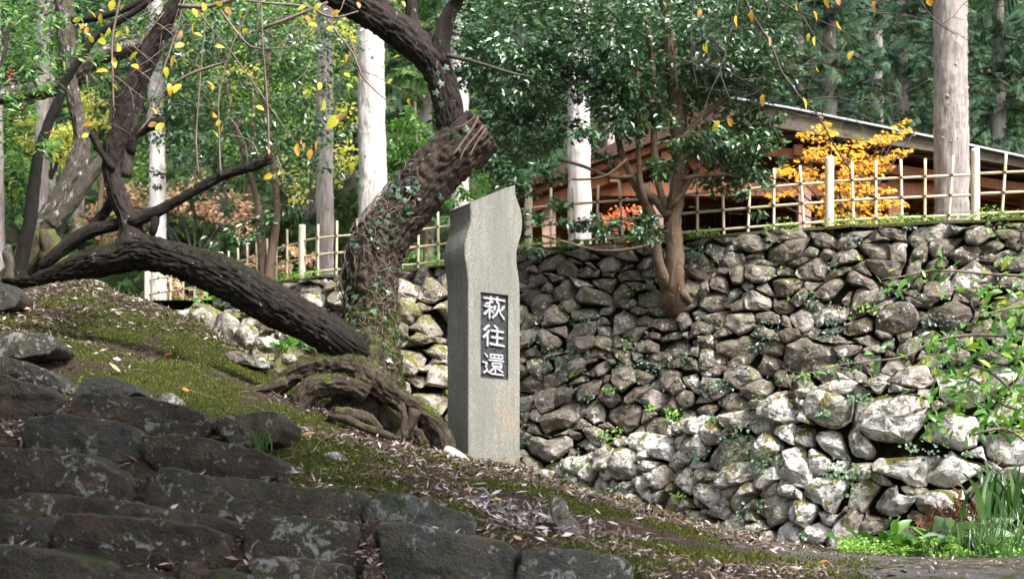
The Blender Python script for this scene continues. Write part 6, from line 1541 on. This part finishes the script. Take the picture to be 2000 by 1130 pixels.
# ---------------------------------------------------------------- moss tufts and leaf litter on the bank
r_ = np.random.default_rng(15)
n = 210000; x = r_.uniform(-4.6, 2.6, n); y = r_.uniform(4.5, 11.5, n)
pxx = 1000 + x / y * F; k = (pxx > -30) & (pxx < 1700); x, y = x[k], y[k]; n = len(x)
f = moss_f(x, y); zn = STONE_ZONE[np.clip(((y - gy[0]) / 0.035).astype(int), 0, len(gy) - 1), np.clip(((x - gx[0]) / 0.035).astype(int), 0, len(gx) - 1)]
k = (f > 0.10 + 0.45 * r_.uniform(-1, 1, n)) & ((zn < .5) | (r_.uniform(0, 1, n) < 0.12)) & (paved_f(x, y) < r_.uniform(0, 1, n) + .2); x, y = x[k], y[k]; n = len(x)
C = np.stack([x, y, hgt(x, y) - 0.003], -1)
o = scatter(C, unit(r_.normal(0, 1, (n, 3)) * [1, 1, .3] + [0, -1, 0.2]), r_.normal(0, .45, (n, 3)) + [0, 0, 1], r_.uniform(0.010, 0.024, n), r_.uniform(0.005, 0.011, n), M['moss'], 'moss')
n = 210000; x = r_.uniform(-4.6, 3.6, n); y = r_.uniform(4.5, 11.5, n)
pxx = 1000 + x / y * F; k = (pxx > -30) & (pxx < 2050); x, y = x[k], y[k]; n = len(x)
f = fbm(np.stack([x * 1.3, y * 1.3, x * 0], -1), 57, 3) - 0.5 * moss_f(x, y); k = (f > -0.04 + 0.55 * r_.uniform(-1, 1, n)) & (paved_f(x, y) * 0.93 < r_.uniform(0, 1, n)); x, y = x[k], y[k]; n = len(x)
C = np.stack([x, y, hgt(x, y) + 0.004 + r_.uniform(0, 0.018, n)], -1); Ls = 0.010 + 0.05 * r_.uniform(0, 1, n) ** 2.2
scatter(C, unit(r_.normal(0, .5, (n, 3)) + [0, -.25, 1]), r_.normal(0, 1, (n, 3)) * [1, 1, .4], Ls, Ls * r_.uniform(0.06, 0.4, n), M['litter'], 'leaf_litter')
n = 700; x = r_.uniform(-4.2, 2.6, n); y = r_.uniform(4.8, 11, n); a = r_.uniform(0, 6.28, n); L_ = r_.uniform(0.04, 0.16, n); tb = MB()
for i in range(n):
    dx, dy = math.cos(a[i]) * L_[i], math.sin(a[i]) * L_[i]; p0 = np.array([x[i], y[i], float(hgt(x[i], y[i])) + .012]); p2 = np.array([x[i] + dx, y[i] + dy, float(hgt(x[i] + dx, y[i] + dy)) + .012])
    tb.add(*tube(np.array([list(p0) + [.0018], list((p0 + p2) / 2 + [0, 0, .006]) + [.0018], list(p2) + [.001]]), 4, 1, smooth_path=False))
# the drift of long pale leaves caught beside the steps
n = 750; pxd = np.clip(r_.normal(1010, 80, n), 850, 1260); dd_ = np.clip(r_.normal(5.65, 0.3, n), 5.2, 6.6); x = (pxd - 1000) / F * dd_
C = np.stack([x, dd_, hgt(x, dd_) + r_.uniform(0.008, 0.04, n)], -1); Ls = r_.uniform(0.025, 0.075, n)
scatter(C, unit(r_.normal(0, .6, (n, 3)) + [0, -.4, 1]), r_.normal(0, 1, (n, 3)) * [1, 1, .45], Ls, Ls * r_.uniform(0.10, 0.26, n), M['drift_leaf'], 'leaf_drift')
tag(tb.obj('fallen_twigs', M['pale_twig']), kind='stuff')
# debris and pale leaves caught between the step stones and on the banks' lip
n = 5000; x = r_.uniform(-3, 1.6, n); y = r_.uniform(4.5, 7.2, n); zi = (np.clip(((y - gy[0]) / 0.035).astype(int), 0, len(gy) - 1), np.clip(((x - gx[0]) / 0.035).astype(int), 0, len(gx) - 1)); k = STONE_ZONE[zi] > .5; x, y = x[k], y[k]; n = len(x)
C = np.stack([x, y, hgt(x, y) + 0.01], -1); Ls = r_.uniform(0.02, 0.06, n); scatter(C, unit(r_.normal(0, .6, (n, 3)) + [0, -.4, 1]), r_.normal(0, 1, (n, 3)) * [1, 1, .6], Ls, Ls * r_.uniform(0.08, 0.3, n), M['litter'], 'step_litter')
fl = [leaf_mesh('fallen_leaf', 1.0, 0.45, 0.4, -0.25), leaf_mesh('fallen_leaf', 1.0, 0.35, 0.6, 0.3)]
FLS = [(800, 930, 30), (668, 872, 26), (590, 857, 22), (1045, 1010, 26), (235, 733, 24), (430, 745, 28), (905, 965, 18), (1115, 962, 16), (165, 690, 14), (545, 780, 18), (200, 720, 16), (700, 940, 14), (1120, 955, 18), (980, 1065, 20), (1020, 1062, 18), (1075, 960, 14), (880, 925, 16),
       (820, 910, 14), (720, 880, 14), (620, 800, 12), (100, 680, 18), (140, 685, 18), (320, 700, 16), (370, 770, 16), (260, 695, 14), (1210, 990, 22), (1260, 1000, 14), (450, 865, 16), (960, 985, 18), (925, 1000, 16), (1050, 990, 14), (660, 905, 14), (40, 590, 20), (60, 610, 20), (1460, 1085, 16), (1540, 1095, 18), (1620, 1105, 20)]
lt = {}
YS = np.arange(4.6, 12, 0.02)
for px, py, L in FLS:   # the point of the bank that this leaf lies on
    zb = hgt((px - 1000) / F * YS, YS); yy = HZ - zb / YS * F; i = int(np.argmin(np.abs(yy - py))); d = YS[i]
    o = put_leaf(fl[r_.integers(2)], M['fallen_leaf'], None, ((px - 1000) / F * d, d, zb[i] + 0.02), L * 1.1 * PXM(d), (r_.normal(), r_.normal() * .5, 0.15), r_, name='fallen_leaf')
    zl = ('upper bank left of the roots' if px < 460 and py < 780 else 'ground between upper steps and roots' if px < 860 and py < 950 else 'flat ground at the lower right' if px > 1400 else 'slope between the guidepost and the steps')
    tag(o, 'one of the larger fallen leaves on the ' + zl, 'leaf', 'large fallen leaves on the ' + zl)
# dark earth clods on the ridge
for k, (px, py, rx, ry, d, lab) in enumerate([(330, 640, 30, 18, 9.6, 'dark tussock of roots and earth on the ridge under the limb'), (365, 660, 20, 14, 9.4, 'smaller dark tussock right of the larger one on the ridge'), (122, 588, 14, 10, 9.8, 'small dark earth clod on the bank below the limb end'), (103, 627, 9, 6, 9.0, 'tiny dark earth clod on the bank at left')]):
    rt = empty('tussock', P(px, py + ry, d)); tag(rt, lab, 'tussock'); r2 = np.random.default_rng(k); n = 500
    a = r2.normal(0, 1, (n, 3)); a = unit(a) * r2.uniform(0.5, 1, (n, 1)) * np.array([rx, (rx + ry) / 2, ry]) * PXM(d); C = P(px, py, d) + a
    V, Ft = leaf_batch(C, unit(r2.normal(0, 1, (n, 3))), a * 6 + r2.normal(0, .6, (n, 3)), r2.uniform(0.02, 0.06, n), r2.uniform(0.003, 0.007, n)); o = new_obj('root_fibres', mesh_np('root_fibres', V, Ft), M['dead_fern'] if False else M['twig_bark'], rt); o['kind'] = 'stuff'
    pts = [(px + rx * .8 * math.cos(q_), py - ry * .8 * math.sin(q_)) for q_ in np.linspace(0, 6.28, 9)[:-1]]
    place_rock('earth_clod', pts, d, 0.1, 0.06, 500 + k, M['wall_earth'], rt, n=20, rings=(0.9, 0.6, 0.3), rough=0.15)

# ---------------------------------------------------------------- canopy over the steps (unseen tree added to shade them)
shade_tree = empty('added_shade_tree', (-3.6, 2.0, -1.7)); tag(shade_tree, 'unseen broad evergreen added above the camera to shade the steps', 'tree')
V, Fs = tube(np.array([[-3.6, 1.6, -1.9, 0.3], [-3.5, 1.7, 1.0, 0.22], [-2.6, 2.0, 3.2, 0.16], [-1.0, 2.6, 4.0, 0.1], [1.2, 3.0, 4.4, 0.05]]), 20, 0.1, lump=0.1, seed=2); new_obj('trunk', mesh_np('trunk', V, Fs), M['dark_bark'], shade_tree)
r_ = np.random.default_rng(70); n = 24000
cl = r_.uniform(0, 1, (260, 3)) * np.array([7.0, 4.2, 1.1]) + np.array([-4.2, 0.2, 3.7]); w = r_.integers(0, 260, n)
C = cl[w] + r_.normal(0, 0.22, (n, 3)) * [1, 1, .5]
V, Ft = leaf_batch(C, unit(r_.normal(0, .5, (n, 3)) + [0, 0, 1]), r_.normal(0, 1, (n, 3)), r_.uniform(.09, .15, n), r_.uniform(.05, .08, n)); o = new_obj('crown', mesh_np('crown', V, Ft, smooth=False), M['camellia_leaf'], shade_tree); o['kind'] = 'stuff'

for k, (X, Y, h_, lab) in enumerate([(-6.2, 4.6, 6.5, 'unseen dense evergreen added for shade left of the steps'), (-7.4, 8.2, 8.0, 'unseen tall evergreen added for shade left of the bank'), (-5.6, 1.0, 6.0, 'unseen evergreen added for shade left of and behind the camera')]):  # unseen trees added to darken the guidepost's left face and the near trunks
    e_ = empty('added_side_shade_tree', (X, Y, -1.7)); tag(e_, lab, 'tree')
    V, Fs = tube(np.array([[X, Y, -1.9, 0.22], [X + .1, Y, 1.5, 0.17], [X, Y, h_, 0.06]]), 16, 0.2, lump=0.1, seed=k); new_obj('trunk', mesh_np('trunk', V, Fs), M['dark_bark'], e_)
    n = 9000; w = r_.normal(0, 1, (90, 3)); w = unit(w) * r_.uniform(0.3, 1, (90, 1)) * [1.6, 1.8, h_ / 2]; C = np.array([X, Y, h_ / 2 + 0.3]) + w[r_.integers(0, 90, n)] + r_.normal(0, 0.25, (n, 3)); C = C[C[:, 0] < -0.385 * C[:, 1] - 0.35]; n = len(C)
    V, Ft = leaf_batch(C, unit(r_.normal(0, .6, (n, 3)) + [0, 0, 1]), r_.normal(0, 1, (n, 3)), r_.uniform(.10, .17, n), r_.uniform(.05, .09, n)); o = new_obj('crown', mesh_np('crown', V, Ft, smooth=False), M['camellia_leaf'], e_); o['kind'] = 'stuff'
settle_bases()
print('objects', len(S.objects), 'tris', sum(len(o.data.polygons) for o in S.objects if o.type == 'MESH'))
